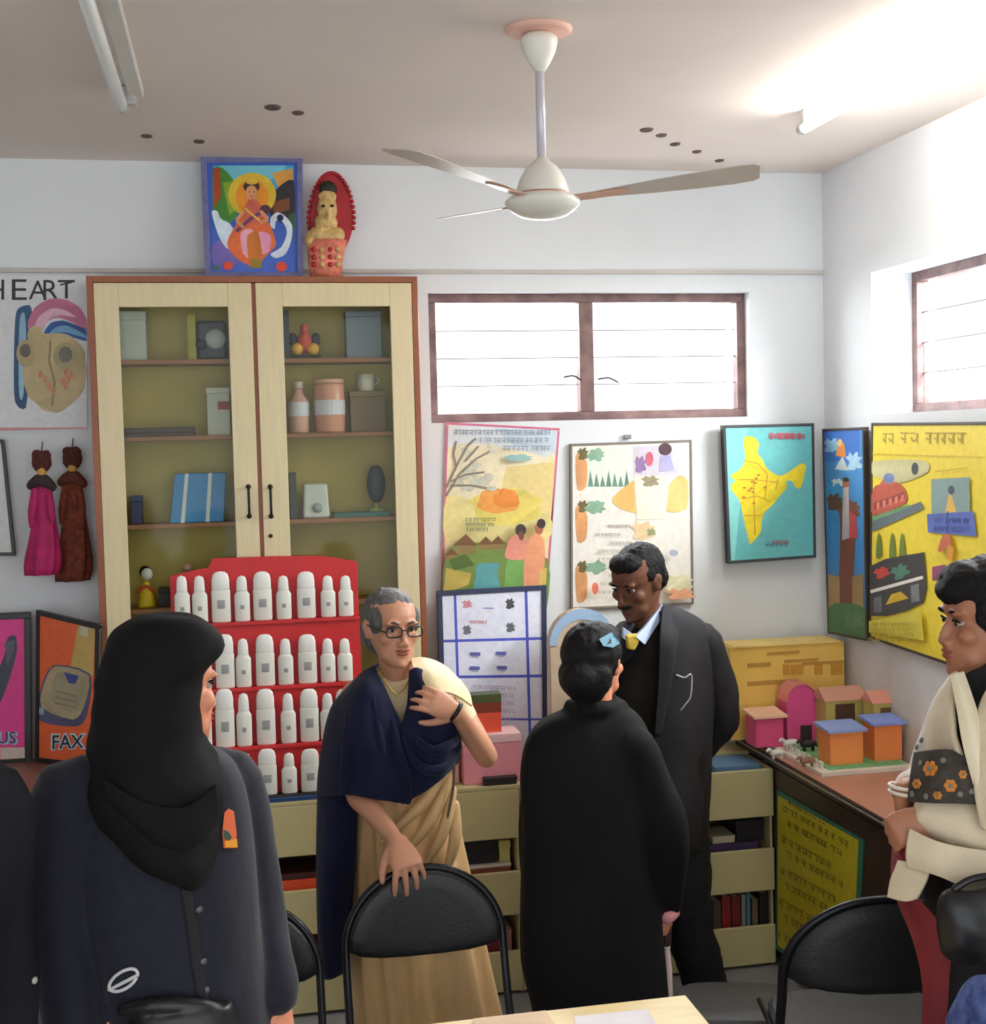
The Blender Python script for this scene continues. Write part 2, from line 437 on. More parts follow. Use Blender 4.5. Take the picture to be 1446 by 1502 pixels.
def win(name, axis, c, h0, h1, g0, g1, fw, mull, latch=True, dpt=0.055):
    root = bpy.data.objects.new(name, None); COL.objects.link(root); root['kind'] = 'structure'
    def bx(p0, p1, q0, q1, nm, mt, y0=0.0, y1=dpt, par=root, bev=0.003):
        mb = MB()
        if axis == 'y': mb.box((p0, c + y0, q0), (p1, c + y1, q1))
        else: mb.box((c + y0, p0, q0), (c + y1, p1, q1))
        return mb.build(nm, mt, par, bevel=bev)
    bx(h0, h1, g1 - fw, g1, 'frame_bar', M_WOOD_WIN); bx(h0, h1, g0, g0 + fw, 'frame_bar', M_WOOD_WIN)
    bx(h0, h0 + fw, g0 + fw, g1 - fw, 'frame_bar', M_WOOD_WIN); bx(h1 - fw, h1, g0 + fw, g1 - fw, 'frame_bar', M_WOOD_WIN)
    ed = [h0 + fw] + [v for k in mull for v in (k - 0.028, k + 0.028)] + [h1 - fw]
    for k in mull: bx(k - 0.028, k + 0.028, g0 + fw, g1 - fw, 'mullion', M_WOOD_WIN, -0.006, dpt)
    M_ST = mat('pale_sash_line', (132, 112, 110), rough=.6)
    for i in range(0, len(ed), 2):
        a, b = ed[i], ed[i + 1]; nz = 4
        for k in range(nz):                                 # four glass louvres, each lapping the next
            q0 = g0 + fw + (g1 - g0 - 2 * fw) * k / nz; q1 = g0 + fw + (g1 - g0 - 2 * fw) * (k + 1) / nz
            pn = bx(a, b, q0 + .001, q1 - .001, 'glass_louvre', M_PANE, dpt * .5, dpt * .5 + .004, root, 0)
            if k: bx(a, b, q0 - .0016, q0 + .0016, 'louvre_edge', M_ST, dpt * .45, dpt * .45 + .008, root, 0)
    return root, bx
r, bx = win('window_1', 'y', YB + 0.05, W1[0], W1[1], W1[2], W1[3], 0.034, [P(860, 520, YB + .05).x])
for (x0, x1, y) in ((828, 852, 553), (878, 906, 556)):
    a, b = P(x0, y, YB + .03), P(x1, y, YB + .03)
    MB().tube([a, (a + b) / 2 + Vector((0, -.01, .004)), b + Vector((0, 0, -.012))], 0.0035, 8).build('latch', mat('dark_iron', (66, 58, 60), rough=.5, metal=.6), r, smooth=True)
win('window_2', 'x', XR + 0.16, W2[0], W2[1], W2[2], W2[3], 0.036, [3.82], dpt=0.05)

# ------------------------------------------------------------------ ceiling fan
M_FAN = mat('cream_enamel', (232, 230, 220), rough=0.3, var=0.03)
M_FANB = mat('grey_cream_blade', (196, 184, 172), rough=0.4, var=0.06)
M_BRASS = mat('rose_metal_band', (208, 160, 140), rough=.35, metal=.4, var=.1)
fx, fy = PZ(790, 42, ZC).x, PZ(790, 42, ZC).y
zf = P(798, 292, fy).z
fan = thing('ceiling_fan', 'cream three-bladed ceiling fan hanging from a long rod', 'ceiling fan', (fx, fy, ZC))
o = (fx, fy, 0)
def L(prof, nm, mt, n=26): return MB().lathe((fx, fy, 0), prof, n).build(nm, mt, fan, smooth=True)
zz = lambda py: P(795, py, fy).z
L([(0.012, ZC - .001), (0.022, ZC - .004), (0.022, zz(48)), (0.010, zz(50))], 'hook_cover', mat('black_iron', (40, 36, 36), rough=.6))
L([(0.01, zz(48)), (0.032, zz(50)), (0.046, zz(56)), (0.047, zz(62)), (0.040, zz(78)), (0.026, zz(94)), (0.014, zz(105)), (0.010, zz(106))], 'canopy', M_FAN)
L([(0.0115, zz(52)), (0.0115, zz(250))], 'down_rod', mat('pale_lilac_rod', (205, 202, 214), rough=.3, metal=.2), 14)
L([(0.010, zz(230)), (0.022, zz(238)), (0.040, zz(246)), (0.056, zz(262)), (0.066, zz(280)), (0.066, zz(286)), (0.03, zz(287))], 'motor_cup', M_FAN)
L([(0.03, zz(286)), (0.080, zz(288)), (0.094, zz(295)), (0.094, zz(300)), (0.080, zz(309)), (0.058, zz(317)), (0.030, zz(321)), (0.004, zz(322))], 'motor_housing', M_FAN)
L([(0.067, zz(284)), (0.071, zz(285)), (0.071, zz(288)), (0.067, zz(289))], 'motor_band', M_BRASS)
zb = zz(296)
for k, (ang, tilt) in enumerate(((-20, 10), (220, 10), (105, 10))):
    a = math.radians(ang); M = Matrix.Translation((fx, fy, zb)) @ Matrix.Rotation(a, 4, 'Z') @ Matrix.Rotation(math.radians(-5), 4, 'Y') @ Matrix.Rotation(math.radians(-tilt), 4, 'X')
    prof = ((.075, .020), (.13, .022), (.19, .032), (.28, .046), (.39, .058), (.48, .062), (.522, .058), (.537, .042))
    vs = [M @ Vector((x, hw, 0.0)) for x, hw in prof] + [M @ Vector((x, -hw * .9, 0.0)) for x, hw in reversed(prof)]
    bl = MB().prism(vs, M.to_3x3() @ Vector((0, 0, .0022))).build('blade', M_FANB, fan, bevel=.0008)
    br = [(0.06, .014), (.12, .02), (.19, .017), (.215, .008)]
    vs = [M @ Vector((x, hw, -.0035)) for x, hw in br] + [M @ Vector((x, -hw, -.0035)) for x, hw in reversed(br)]
    MB().prism(vs, M.to_3x3() @ Vector((0, 0, .0035))).build('blade_bracket', M_BRASS, bl, bevel=.0008)

# ------------------------------------------------------------------ tube lights
M_TUBE_OFF = mat('unlit_tube', (236, 240, 238), rough=.25, var=.02)
M_TUBE_ON = mat('lit_tube', (255, 252, 244), rough=.3, var=0, emit=36.0)
M_FIX = mat('white_batten', (214, 212, 206), rough=.45, var=.04)
M_CAP = mat('tube_end_cap', (188, 188, 184), rough=.4, metal=.4)
def tube_light(x, y0, y1, lit, label):
    z = ZC
    t = thing('tube_light', label, 'tube light', (x, (y0 + y1) / 2, z))
    MB().box((x - .020 + .03, y0 + .02, z - .030), (x + .020 + .03, y1 - .02, z - .0005)).build('batten', M_FIX, t, bevel=.003)
    for yy in (y0 + .03, y1 - .03): MB().box((x - .028, yy - .018, z - .052), (x + .030, yy + .018, z - .002)).build('lamp_holder', M_CAP, t, bevel=.003)
    MB().tube([(x - .012, y0, z - .052), (x - .012, y1, z - .052)], .017, 14, sub=1).build('tube', M_TUBE_ON if lit else M_TUBE_OFF, t, smooth=True)
    for yy in (y0 + .004, y1 - .004): MB().tube([(x - .012, yy - .012, z - .052), (x - .012, yy + .012, z - .052)], .0185, 14, sub=1).build('end_cap', M_CAP, t, smooth=True)
q = PZ(185, 157, ZC - .05)
tube_light(q.x, q.y - 1.2, q.y, False, 'unlit white fluorescent tube on the ceiling above the left cabinet')
q2 = PZ(1182, 188, ZC - .05)
tube_light(q2.x, q2.y - 1.2, q2.y, True, 'glowing fluorescent tube on the ceiling near the right wall')
# ------------------------------------------------------------------ storage unit along the back wall
M_BEIGE = mat('beige_laminate', (196, 184, 136), rough=.42, var=.05, scale=3, bump=.03, bscale=120)
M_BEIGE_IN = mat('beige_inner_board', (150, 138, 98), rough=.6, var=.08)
UX = [-0.5, -0.02, 0.46, 0.94, 1.42, 1.893]; UF, UB = 4.62, 4.985
unit = thing('storage_unit', 'long low beige storage unit with three rows of open-fronted bins under the window', 'storage unit', ((UX[0] + UX[-1]) / 2, 4.8, 0))
def ub(a, b, nm, mt=M_BEIGE, bev=.002): return MB().box(a, b).build(nm, mt, unit, bevel=bev)
for x in UX:
    d = 0.009
    ub((max(x - d, UX[0]), UF + .02, 0), (min(x + d, UX[-1]), UB, .735), 'upright_panel')
for i in range(5):
    a, b = UX[i] + .001, UX[i + 1] - .001
    for z0, z1 in ((.012, .155), (.285, .44), (.56, .735)):
        ub((a, UF, z0), (b, UF + .018, z1), 'front_panel', bev=.003)
    for z0 in (.02, .285, .565): ub((a + .01, UF + .021, z0), (b - .01, UB - .011, z0 + .012), 'bin_floor', M_BEIGE_IN)
    ub((a + .01, UB - .01, .03), (b - .01, UB, .735), 'back_board', M_BEIGE_IN)
ub((UX[0], UF, .7355), (UX[4] + .009, UB, .75), 'top_board')
ub((UX[4] + .01, 4.86, .7355), (UX[5], UB, .75), 'top_board')
ub((UX[0], UF + .03, 0), (UX[-1], UF + .045, .012), 'plinth', M_BEIGE_IN)

def bookbox(name, label, cat, x0, x1, y0, y1, z0, z1, col, page=None, group=None, rot=0):
    """a closed book lying or standing: cover boards, spine and page block"""
    c = Vector(((x0 + x1) / 2, (y0 + y1) / 2, z0)); t = thing(name, label, cat, c, group)
    nm = 'cover_%d_%d_%d' % col; mt = mat(nm, col, rough=.45, var=.08)
    w_, d_, h_ = x1 - x0, y1 - y0, z1 - z0
    s = min(w_, d_, h_); k = .0022
    M_PG = mat('page_block', (222, 214, 196), rough=.9, var=.08, scale=40, stretch=(1, 1, 30))
    if s == h_:
        MB().box((x0, y0, z0), (x1, y1, z0 + k)).build('cover', mt, t); MB().box((x0, y0, z1 - k), (x1, y1, z1)).build('cover', mt, t)
        MB().box((x0, y0, z0 + k), (x1, y0 + k, z1 - k)).build('spine', mt, t)
        MB().box((x0 + .004, y0 + k, z0 + k), (x1 - .004, y1 - .004, z1 - k)).build('pages', M_PG, t)
    else:
        MB().box((x0, y0, z0), (x0 + k, y1, z1)).build('cover', mt, t); MB().box((x1 - k, y0, z0), (x1, y1, z1)).build('cover', mt, t)
        MB().box((x0 + k, y0, z0), (x1 - k, y0 + k, z1)).build('spine', mt, t)
        MB().box((x0 + k, y0 + k, z0 + .004), (x1 - k, y1 - .004, z1 - .004)).build('pages', M_PG, t)
    return t
def carton(name, label, cat, x0, x1, y0, y1, z0, z1, col, lidh=.03, lidcol=None, group=None, band=None):
    c = Vector(((x0 + x1) / 2, (y0 + y1) / 2, z0)); t = thing(name, label, cat, c, group)
    mt = mat('card_%d_%d_%d' % col, col, rough=.55, var=.07); lc = lidcol or col
    ml = mat('card_%d_%d_%d' % lc, lc, rough=.55, var=.07)
    MB().box((x0 + .002, y0 + .002, z0), (x1 - .002, y1 - .002, z1 - lidh)).build('tray', mt, t, bevel=.002)
    MB().box((x0, y0, z1 - lidh), (x1, y1, z1)).build('lid', ml, t, bevel=.002)
    if band: MB().box((x0 + .01, y0 - .0012, z0 + (z1 - z0) * .25), (x1 - .01, y0 + .0005, z1 - lidh - .008)).build('label_strip', mat('card_%d_%d_%d' % band, band, rough=.6), t)
    return t
# contents of the bins (Y of their fronts 4.66)
def xr(a, b, py, Y=4.66): return P(a, py, Y).x, P(b, py, Y).x
x0, x1 = xr(1045, 1112, 1115, 4.7); carton('blue_box', 'blue carton with pale lid lying in the open top bin beside the counter', 'box', x0, x1, 4.68, 4.84, .578, .742, (74, 112, 150), .05, (92, 134, 172))
x0, x1 = xr(1040, 1112, 1235); carton('purple_box', 'dark purple box filling the right bin of the middle row', 'box', x0, x1, 4.66, 4.86, .298, .458, (62, 44, 82), .03)
x0, x1 = xr(1046, 1080, 1218); carton('paper_packet', 'whitish paper packet on the dark purple box in the right middle bin', 'packet', x0, x1, 4.67, 4.80, .4585, .485, (196, 184, 160), .008)
x0, x1 = xr(1082, 1124, 1215); carton('black_case', 'black case standing at the right end of the right middle bin', 'case', x0, x1, 4.68, 4.85, .4585, .535, (32, 26, 30), .03)
for i, (a, b, c, h, lb) in enumerate(((1046, 1058, (88, 70, 60), .115, 'brown book standing left of the red books in the lowest right bin'), (1059, 1072, (150, 40, 36), .13, 'red book standing second from left in the lowest right bin'), (1073, 1086, (120, 34, 34), .125, 'dark red book standing third from left in the lowest right bin'), (1088, 1094, (150, 148, 150), .13, 'thin grey book between the red and blue books in the lowest right bin'), (1095, 1101, (88, 128, 150), .135, 'light blue book standing in the lowest right bin'), (1103, 1112, (120, 100, 76), .11, 'tan book standing right of the light blue one in the lowest right bin'), (1114, 1128, (38, 28, 30), .13, 'black book at the right end of the lowest right bin'))):
    x0, x1 = xr(a, b, 1330); bookbox('book', lb, 'book', x0, x1 - .002, 4.66, 4.82, .033, .033 + h + .1, c, group='books in the lowest right bin')
x0, x1 = xr(682, 730, 1258); t = carton('black_instrument_case', 'black instrument case tilted in the middle bin under the whiteboard', 'case', x0, x1, 4.67, 4.85, .4625, .548, (34, 34, 38), .04)
x0, x1 = xr(686, 750, 1290); carton('red_brown_box', 'red-brown box with pale lid edge under the black case in the middle bin', 'box', x0, x1, 4.655, 4.86, .298, .462, (150, 76, 54), .012, (214, 204, 190))
x0, x1 = xr(733, 750, 1258); carton('yellow_packet', 'pale yellow packet standing beside the black instrument case', 'packet', x0, x1, 4.67, 4.84, .4625, .54, (206, 198, 124), .03)
x0, x1 = xr(714, 736, 1375); bookbox('book', 'dark red book with pinkish spine in the lowest middle bin', 'book', x0, x1, 4.66, 4.82, .033, .235, (116, 46, 46))
x0, x1 = xr(738, 750, 1375); bookbox('book', 'pale pink book standing in the lowest middle bin', 'book', x0, x1, 4.66, 4.82, .033, .225, (170, 120, 112))
x0, x1 = xr(392, 474, 1296); carton('orange_box', 'orange box lying in the middle row bin beside the navy shawl', 'box', x0, x1, 4.655, 4.85, .298, .468, (226, 78, 34), .05, (226, 78, 34))
x0, x1 = xr(380, 474, 1276); bookbox('book', 'dark maroon flat book lying on the orange box', 'book', x0, x1, 4.66, 4.83, .470, .490, (70, 30, 30))
x0, x1 = xr(416, 438, 1410); bookbox('book', 'orange book standing at the left of the red box in the lowest bin', 'book', x0, x1, 4.66, 4.82, .033, .215, (226, 86, 40))
x0, x1 = xr(440, 486, 1410); carton('red_box', 'dark red box with white strip in the lowest bin beside the orange book', 'box', x0, x1, 4.66, 4.84, .033, .23, (150, 44, 32), .03, (206, 68, 40), band=(210, 200, 190))

# ------------------------------------------------------------------ glass-fronted cabinet
YC = 4.80
M_STILE = mat('cream_wood_laminate', (222, 206, 164), rough=.4, var=.05, scale=5, stretch=(14, 14, 1.2))
M_EDGE = mat('orange_brown_lipping', (150, 84, 50), rough=.4, var=.14, scale=6)
M_OLIVE = mat('olive_yellow_interior', (186, 166, 84), rough=.6, var=.06, scale=3)
M_SHELF = mat('brown_shelf_edge', (146, 96, 54), rough=.5, var=.12)
M_BLACK = mat('black_metal', (28, 28, 30), rough=.35, metal=.5)
cx0, cx1 = P(126, 408, YC).x, P(612, 408, YC).x
ct, cb = P(370, 405, YC).z, .751
cab = thing('cabinet', 'tall wooden cabinet with two glass doors and cream frames standing on the beige unit', 'cabinet', ((cx0 + cx1) / 2, YC + .1, cb))
def cbx(a, b, nm, mt, par=None, bev=.0015): return MB().box(a, b).build(nm, mt, par or cab, bevel=bev)
e = .021; YCB = 4.978
cbx((cx0, YC, cb), (cx0 + e, YCB, ct), 'side_panel', M_EDGE); cbx((cx1 - e, YC, cb), (cx1, YCB, ct), 'side_panel', M_EDGE)
cbx((cx0 + e, YC, ct - e), (cx1 - e, YCB, ct), 'top_panel', M_EDGE); cbx((cx0 + e, YC, cb), (cx1 - e, YCB, cb + e), 'bottom_panel', M_EDGE)
cbx((cx0 + e, YCB - .008, cb + e), (cx1 - e, YCB, ct - e), 'back_panel', M_OLIVE)
cbx((cx0 + e, YC + .03, cb + e), (cx0 + e + .004, YCB - .008, ct - e), 'side_lining', M_OLIVE)
cbx((cx1 - e - .004, YC + .03, cb + e), (cx1 - e, YCB - .008, ct - e), 'side_lining', M_OLIVE)
xm = P(374, 500, YC).x
cbx((xm - .011, YC + .03, cb + e), (xm + .011, YCB - .008, ct - e), 'centre_panel', M_OLIVE)
SHZ = []
for py in (526, 637, 764, 886):
    z = P(375, py, YC + .03).z; SHZ.append(z)
    cbx((cx0 + e + .004, YC + .03, z - .016), (xm - .011, YCB - .008, z), 'shelf', M_SHELF)
    cbx((xm + .011, YC + .03, z - .016), (cx1 - e - .004, YCB - .008, z), 'shelf', M_SHELF)
def door(x0, x1, s0, s1, hx, lock):
    d = bpy.data.objects.new('door', None); COL.objects.link(d); d.parent = cab
    z0, z1 = cb + e + .002, ct - e - .002; y0, y1 = YC + .001, YC + .022
    a, b = x0 + s0, x1 - s1; zt = P(260, 450, YC).z; zl = .90
    def bx(p, q, nm, mt=M_STILE, bev=.002): return MB().box(p, q).build(nm, mt, d, bevel=bev)
    bx((x0, y0, z0), (a, y1, z1), 'stile'); bx((b, y0, z0), (x1, y1, z1), 'stile')
    bx((a, y0, zt), (b, y1, z1), 'rail'); bx((a, y0, z0), (b, y1, zl), 'rail')
    bx((a - .004, y0 + .008, zl - .004), (b + .004, y0 + .012, zt + .004), 'glass_pane', M_CABGLASS, 0)
    hz0, hz1 = P(hx, 757, YC).z, P(hx, 714, YC).z; X = P(hx, 735, YC).x
    mb = MB(); mb.tube([(X, y0, hz0), (X, y0 - .022, hz0 + .006), (X, y0 - .024, (hz0 + hz1) / 2), (X, y0 - .022, hz1 - .006), (X, y0, hz1)], .0045, 8, 3)
    for z in (hz0, hz1): mb.lathe((X, y0, z), [(.009, 0), (.009, .003), (.002, .004)], 12, M=Matrix.Rotation(math.pi / 2, 3, 'X'))
    mb.build('handle', M_BLACK, d, smooth=True)
    if lock:
        q = P(397, 786, YC)
        MB().lathe((q.x, y0, q.z), [(.007, 0), (.007, .003), (.001, .0035)], 12, M=Matrix.Rotation(math.pi / 2, 3, 'X')).build('keyhole', M_BLACK, d, smooth=True)
xa, xg0, xg1, xz = cx0 + e + .001, P(371, 500, YC).x, P(377, 500, YC).x, cx1 - e - .001
sw = lambda a, b: P(b, 560, YC).x - P(a, 560, YC).x
door(xa, xg0, sw(137, 173), sw(336, 371), 365, False)
door(xg1, xz, sw(377, 416), sw(570, 602), 397, True)
MB().box((xg0 + .0006, YC + .012, cb + e + .002), (xg1 - .0006, YC + .022, ct - e - .002)).build('door_lipping', M_EDGE, cab)

# things on the cabinet's shelves
YI = 4.90
def sx(a, b): return P(a, 600, YI - .03).x, P(b, 600, YI - .03).x
zs = [z_ + .0006 for z_ in SHZ]
def zof(py): return P(375, py, YI - .03).z
x0, x1 = sx(179, 219); carton('white_box', 'whitish box at the left end of the cabinet top shelf', 'box', x0, x1, YI - .04, YI + .04, zs[0], zof(456), (176, 180, 168), .03)
x0, x1 = sx(279, 291); bookbox('folder', 'yellow-green folder upright beside the dark instrument on the cabinet top shelf', 'folder', x0, x1, YI - .03, YI + .06, zs[0], zof(462), (170, 160, 40))
x0, x1 = sx(293, 335); xc = (x0 + x1) / 2
t = thing('projector', 'dark grey instrument with pale round face on the cabinet top shelf', 'instrument', (xc, YI, zs[0]))
MB().box((x0, YI - .03, zs[0]), (x1, YI + .05, zof(470))).build('body', mat('dark_grey_plastic', (58, 58, 64), rough=.5), t, bevel=.01)
MB().lathe((xc + .012, YI - .03, zof(497)), [(.036, 0), (.036, .006), (.03, .012), (.01, .014)], 20, M=Matrix.Rotation(math.pi / 2, 3, 'X')).build('pale_dial', mat('pale_dial', (170, 172, 168), rough=.4), t, smooth=True)
MB().lathe((x0 + .012, YI - .03, zof(505)), [(.018, 0), (.018, .02), (.012, .022)], 16, M=Matrix.Rotation(math.pi / 2, 3, 'X')).build('lens', M_BLACK, t, smooth=True)
x0, x1 = sx(303, 338); t = carton('first_aid_box', 'white box with a red mark on the second shelf behind the left cabinet door', 'box', x0, x1, YI - .04, YI + .04, zs[1] + .0, zof(568), (196, 198, 180), .02)
MB().box(((x0 + x1) / 2 - .002, YI - .0425, zof(600)), (x1 - .004, YI - .0405, zof(588))).build('red_mark', mat('red_mark', (150, 60, 44)), t)
x0, x1 = sx(178, 285); t = thing('wooden_tray', 'flat dark brown tray on the second shelf behind the left cabinet door', 'tray', ((x0 + x1) / 2, YI, zs[1]))
MB().box((x0, YI - .05, zs[1]), (x1, YI + .05, zs[1] + .012)).build('base', mat('dark_brown_wood', (66, 46, 34), rough=.5), t, bevel=.002)
MB().box((x0, YI - .05, zs[1] + .0122), (x1, YI - .04, zs[1] + .03)).build('rim', mat('dark_brown_wood', (66, 46, 34)), t, bevel=.002)
x0, x1 = sx(245, 326); M_BB = mat('bright_blue_card', (52, 132, 190), rough=.45, var=.08); M_WS = mat('white_stripe_tape', (214, 218, 214), rough=.5)
t = thing('file_box', 'bright blue file box with two white stripes on the third cabinet shelf', 'file box', ((x0 + x1) / 2, YI, zs[2]))
zt = zof(692); sh = .012
q = [Vector((x0 - .004, YI - .05, zs[2])), Vector((x1 - .008, YI - .05, zs[2])), Vector((x1 + .004, YI - .03, zt)), Vector((x0 + .018, YI - .03, zt))]
MB().prism(q, (0, .07, 0)).build('body', M_BB, t, bevel=.003)
for u0, u1 in ((.20, .27), (.66, .73)):
    a = q[0].lerp(q[1], u0); b = q[0].lerp(q[1], u1); c = q[3].lerp(q[2], u1); d = q[3].lerp(q[2], u0)
    MB().prism([a, b, c, d], (0, -.0015, 0)).build('white_stripe', M_WS, t)
x0, x1 = sx(185, 203); carton('navy_box', 'small navy box at the left end of the third cabinet shelf', 'box', x0, x1, YI - .03, YI + .04, zs[2], zof(722), (48, 54, 92), .02)
x0, x1 = sx(191, 216); xc = (x0 + x1) / 2
t = thing('yellow_doll', 'yellow toy doll with a white head on the lowest cabinet shelf', 'doll', (xc, YI, zs[3])); z0 = zs[3]
MB().lathe((xc, YI, z0), [(.030, 0), (.030, .01), (.024, .05), (.014, .075), (.012, .085), (.004, .09)], 18).build('dress', mat('yellow_doll_cloth', (226, 190, 30), rough=.6), t, smooth=True)
MB().ball((xc + .004, YI - .004, z0 + .115), (.02, .018, .022)).build('head', mat('white_doll_face', (216, 214, 204), rough=.5), t)
MB().ball((xc - .002, YI + .006, z0 + .122), (.021, .018, .022)).build('hair', M_BLACK, t, smooth=True)
MB().tube([(xc - .028, YI - .012, z0 + .055), (xc, YI - .022, z0 + .074), (xc + .028, YI - .012, z0 + .055)], .006, 8).build('arms', mat('orange_red_trim', (196, 74, 40)), t, smooth=True)
x0, x1 = sx(222, 248); carton('black_box', 'small black box beside the yellow doll on the lowest cabinet shelf', 'box', x0, x1, YI - .03, YI + .03, zs[3], zof(857), (40, 36, 32), .015)
xc = P(275, 830, YI).x
t = thing('egg_ornament', 'small pinkish shell ornament on a pin stand on the lowest cabinet shelf', 'ornament', (xc, YI, zs[3]))
MB().lathe((xc, YI, zs[3]), [(.02, 0), (.02, .006), (.004, .01), (.004, zof(838) - zs[3])], 14).build('stand', M_BLACK, t, smooth=True)
MB().ball((xc, YI, zof(829)), (.017, .014, .014)).build('shell', mat('pink_shell', (206, 160, 140), rough=.4), t, smooth=True)
x0, x1 = sx(427, 474); xc = (x0 + x1) / 2; z0 = zs[0]
t = thing('clay_figurine', 'red, yellow and black painted figurine on the right top cabinet shelf', 'figurine', (xc, YI, z0))
MB().box((x0, YI - .03, z0), (x1, YI + .03, z0 + .012)).build('base', M_BLACK, t, bevel=.003)
for dx in (-.028, .028): MB().ball((xc + dx, YI - .008, z0 + .036), (.022, .02, .022)).build('yellow_foot', mat('marigold', (226, 168, 50)), t, smooth=True)
MB().ball((xc, YI, z0 + .06), (.026, .022, .038)).build('red_body', mat('clay_red', (200, 76, 50)), t, smooth=True)
for dx in (-.04, .04): MB().ball((xc + dx, YI + .008, z0 + .07), (.016, .014, .024)).build('dark_wing', mat('dark_clay', (52, 46, 60)), t, smooth=True)
MB().ball((xc, YI + .006, z0 + .108), (.014, .014, .02)).build('head', mat('clay_red', (200, 76, 50)), t, smooth=True)
x0, x1 = sx(416, 428); bookbox('book', 'dark book upright against the left jamb of the right top cabinet shelf', 'book', x0, x1, YI - .03, YI + .05, zs[0], zof(455), (54, 48, 50))
x0, x1 = sx(510, 563); carton('grey_box', 'grey-blue translucent box on the right top cabinet shelf', 'box', x0, x1, YI - .04, YI + .04, zs[0], zof(457), (112, 122, 130), .02)
def jar(name, label, cat, a, b, top, col, lab, neck, capcol):
    x0, x1 = sx(a, b); xc = (x0 + x1) / 2; r = (x1 - x0) / 2; z0 = zs[1]; h = zof(top) - z0
    t = thing(name, label, cat, (xc, YI, z0))
    pr = [(r * .9, 0), (r, .006), (r, h * (.62 if neck else .86)), (r * (.5 if neck else .95), h * (.76 if neck else .9)), (r * (.45 if neck else .9), h * .86 if neck else h * .91)]
    MB().lathe((xc, YI, z0), pr, 22).build('body', mat('jar_%d' % a, col, rough=.3), t, smooth=True)
    rl = r * (.5 if neck else .96)
    MB().lathe((xc, YI, z0), [(rl * .9, pr[-1][1] + .0005), (rl, pr[-1][1] + .002), (rl, h - .002), (rl * .9, h)], 22).build('lid', mat('jarlid_%d' % a, capcol, rough=.4), t, smooth=True)
    MB().lathe((xc, YI, z0), [(r + .0004, h * .33), (r + .0012, h * .335), (r + .0012, h * .6), (r + .0004, h * .605)], 22).build('label_band', mat('white_paper_label', lab, rough=.7), t)
jar('bottle', 'slim bottle with white label on the second shelf of the right cabinet door', 'bottle', 424, 454, 560, (206, 160, 140), (216, 214, 220), True, (190, 180, 160))
jar('jar', 'wide pink specimen jar with a white label inside the right cabinet door', 'jar', 462, 507, 557, (214, 152, 124), (216, 214, 220), False, (224, 176, 148))
x0, x1 = sx(513, 566); carton('brown_box', 'low brown box under the glass beaker in the cabinet', 'box', x0, x1, YI - .03, YI + .04, zs[1], zof(576), (116, 92, 54), .02, (128, 104, 62))
xc = P(537, 555, YI).x
t = thing('beaker', 'small whitish beaker standing on the brown box in the cabinet', 'beaker', (xc, YI, zof(576)))
MB().lathe((xc, YI, zof(576) + .0005), [(.026, 0), (.030, .004), (.032, .06), (.030, .06), (.026, .006)], 20).build('cup', mat('frosted_plastic', (204, 200, 178), rough=.3), t, smooth=True)
MB().tube([(xc + .03, YI, zof(576) + .05), (xc + .046, YI, zof(576) + .04), (xc + .03, YI, zof(576) + .02)], .003, 6).build('handle', mat('frosted_plastic', (204, 200, 178)), t, smooth=True)
x0, x1 = sx(439, 479); z0 = zs[2]; xc = (x0 + x1) / 2
t = thing('desk_clock', 'white desk meter with a small dial on the third shelf of the right cabinet door', 'meter', (xc, YI, z0))
MB().prism([(x0, YI - .04, z0), (x1, YI - .04, z0), (x1 - .006, YI - .03, zof(712)), (x0 + .006, YI - .03, zof(712))], (0, .06, 0)).build('case', mat('white_plastic', (200, 202, 190), rough=.35), t, bevel=.008)
MB().lathe((xc + .004, YI - .0395, z0 + .036), [(.018, 0), (.018, .003), (.002, .0035)], 18, M=Matrix.Rotation(math.pi / 2, 3, 'X')).build('dial', mat('grey_dial', (150, 156, 154)), t, smooth=True)
xc = P(551, 690, YI).x
t = thing('globe_stand', 'black oval instrument on a pale stand at the right of the third cabinet shelf', 'instrument', (xc, YI, zs[2]))
zb_ = zs[2] + .016
MB().lathe((xc, YI, zb_), [(.03, 0), (.03, .006), (.008, .014), (.006, .03)], 18).build('stand', mat('pale_green_plastic', (170, 176, 96)), t, smooth=True)
MB().ball((xc, YI, zb_ + .03 + .068), (.034, .026, .070)).build('oval_case', mat('dark_grey_plastic', (58, 58, 64)), t, smooth=True)
x0, x1 = sx(484, 566); bookbox('book', 'flat green and blue book under the black oval instrument in the cabinet', 'book', x0, x1, YI - .05, YI + .04, zs[2], zs[2] + .0155, (44, 100, 88))
x0, x1 = sx(421, 431); bookbox('book', 'thin dark book upright at the left of the white desk meter', 'book', x0, x1, YI - .03, YI + .05, zs[2], zof(694), (62, 58, 44))

# ------------------------------------------------------------------ stepped red rack of white bottles
M_RED = mat('red_display_card', (204, 40, 44), rough=.5, var=.06)
rk0, rk1 = P(249, 860, 4.75).x, P(526, 860, 4.75).x
rows = [(908, 4.755, 838), (1004, 4.725, 930), (1090, 4.690, 1010), (1158, 4.655, 1098)]     # shelf line, depth, bottle tops
rack = thing('display_rack', 'stepped red display rack holding rows of white bottles on the beige unit', 'rack', ((rk0 + rk1) / 2, 4.7, .751))
zr = [P(418, a, y).z for a, y, b in rows]; zr[3] = .772
dz = lambda i, x: 0.0
MB().box((rk0, 4.636, .7515), (rk1, 4.79, .7705)).build('base_tray', mat('black_tray', (42, 40, 40), rough=.4), rack, bevel=.003)
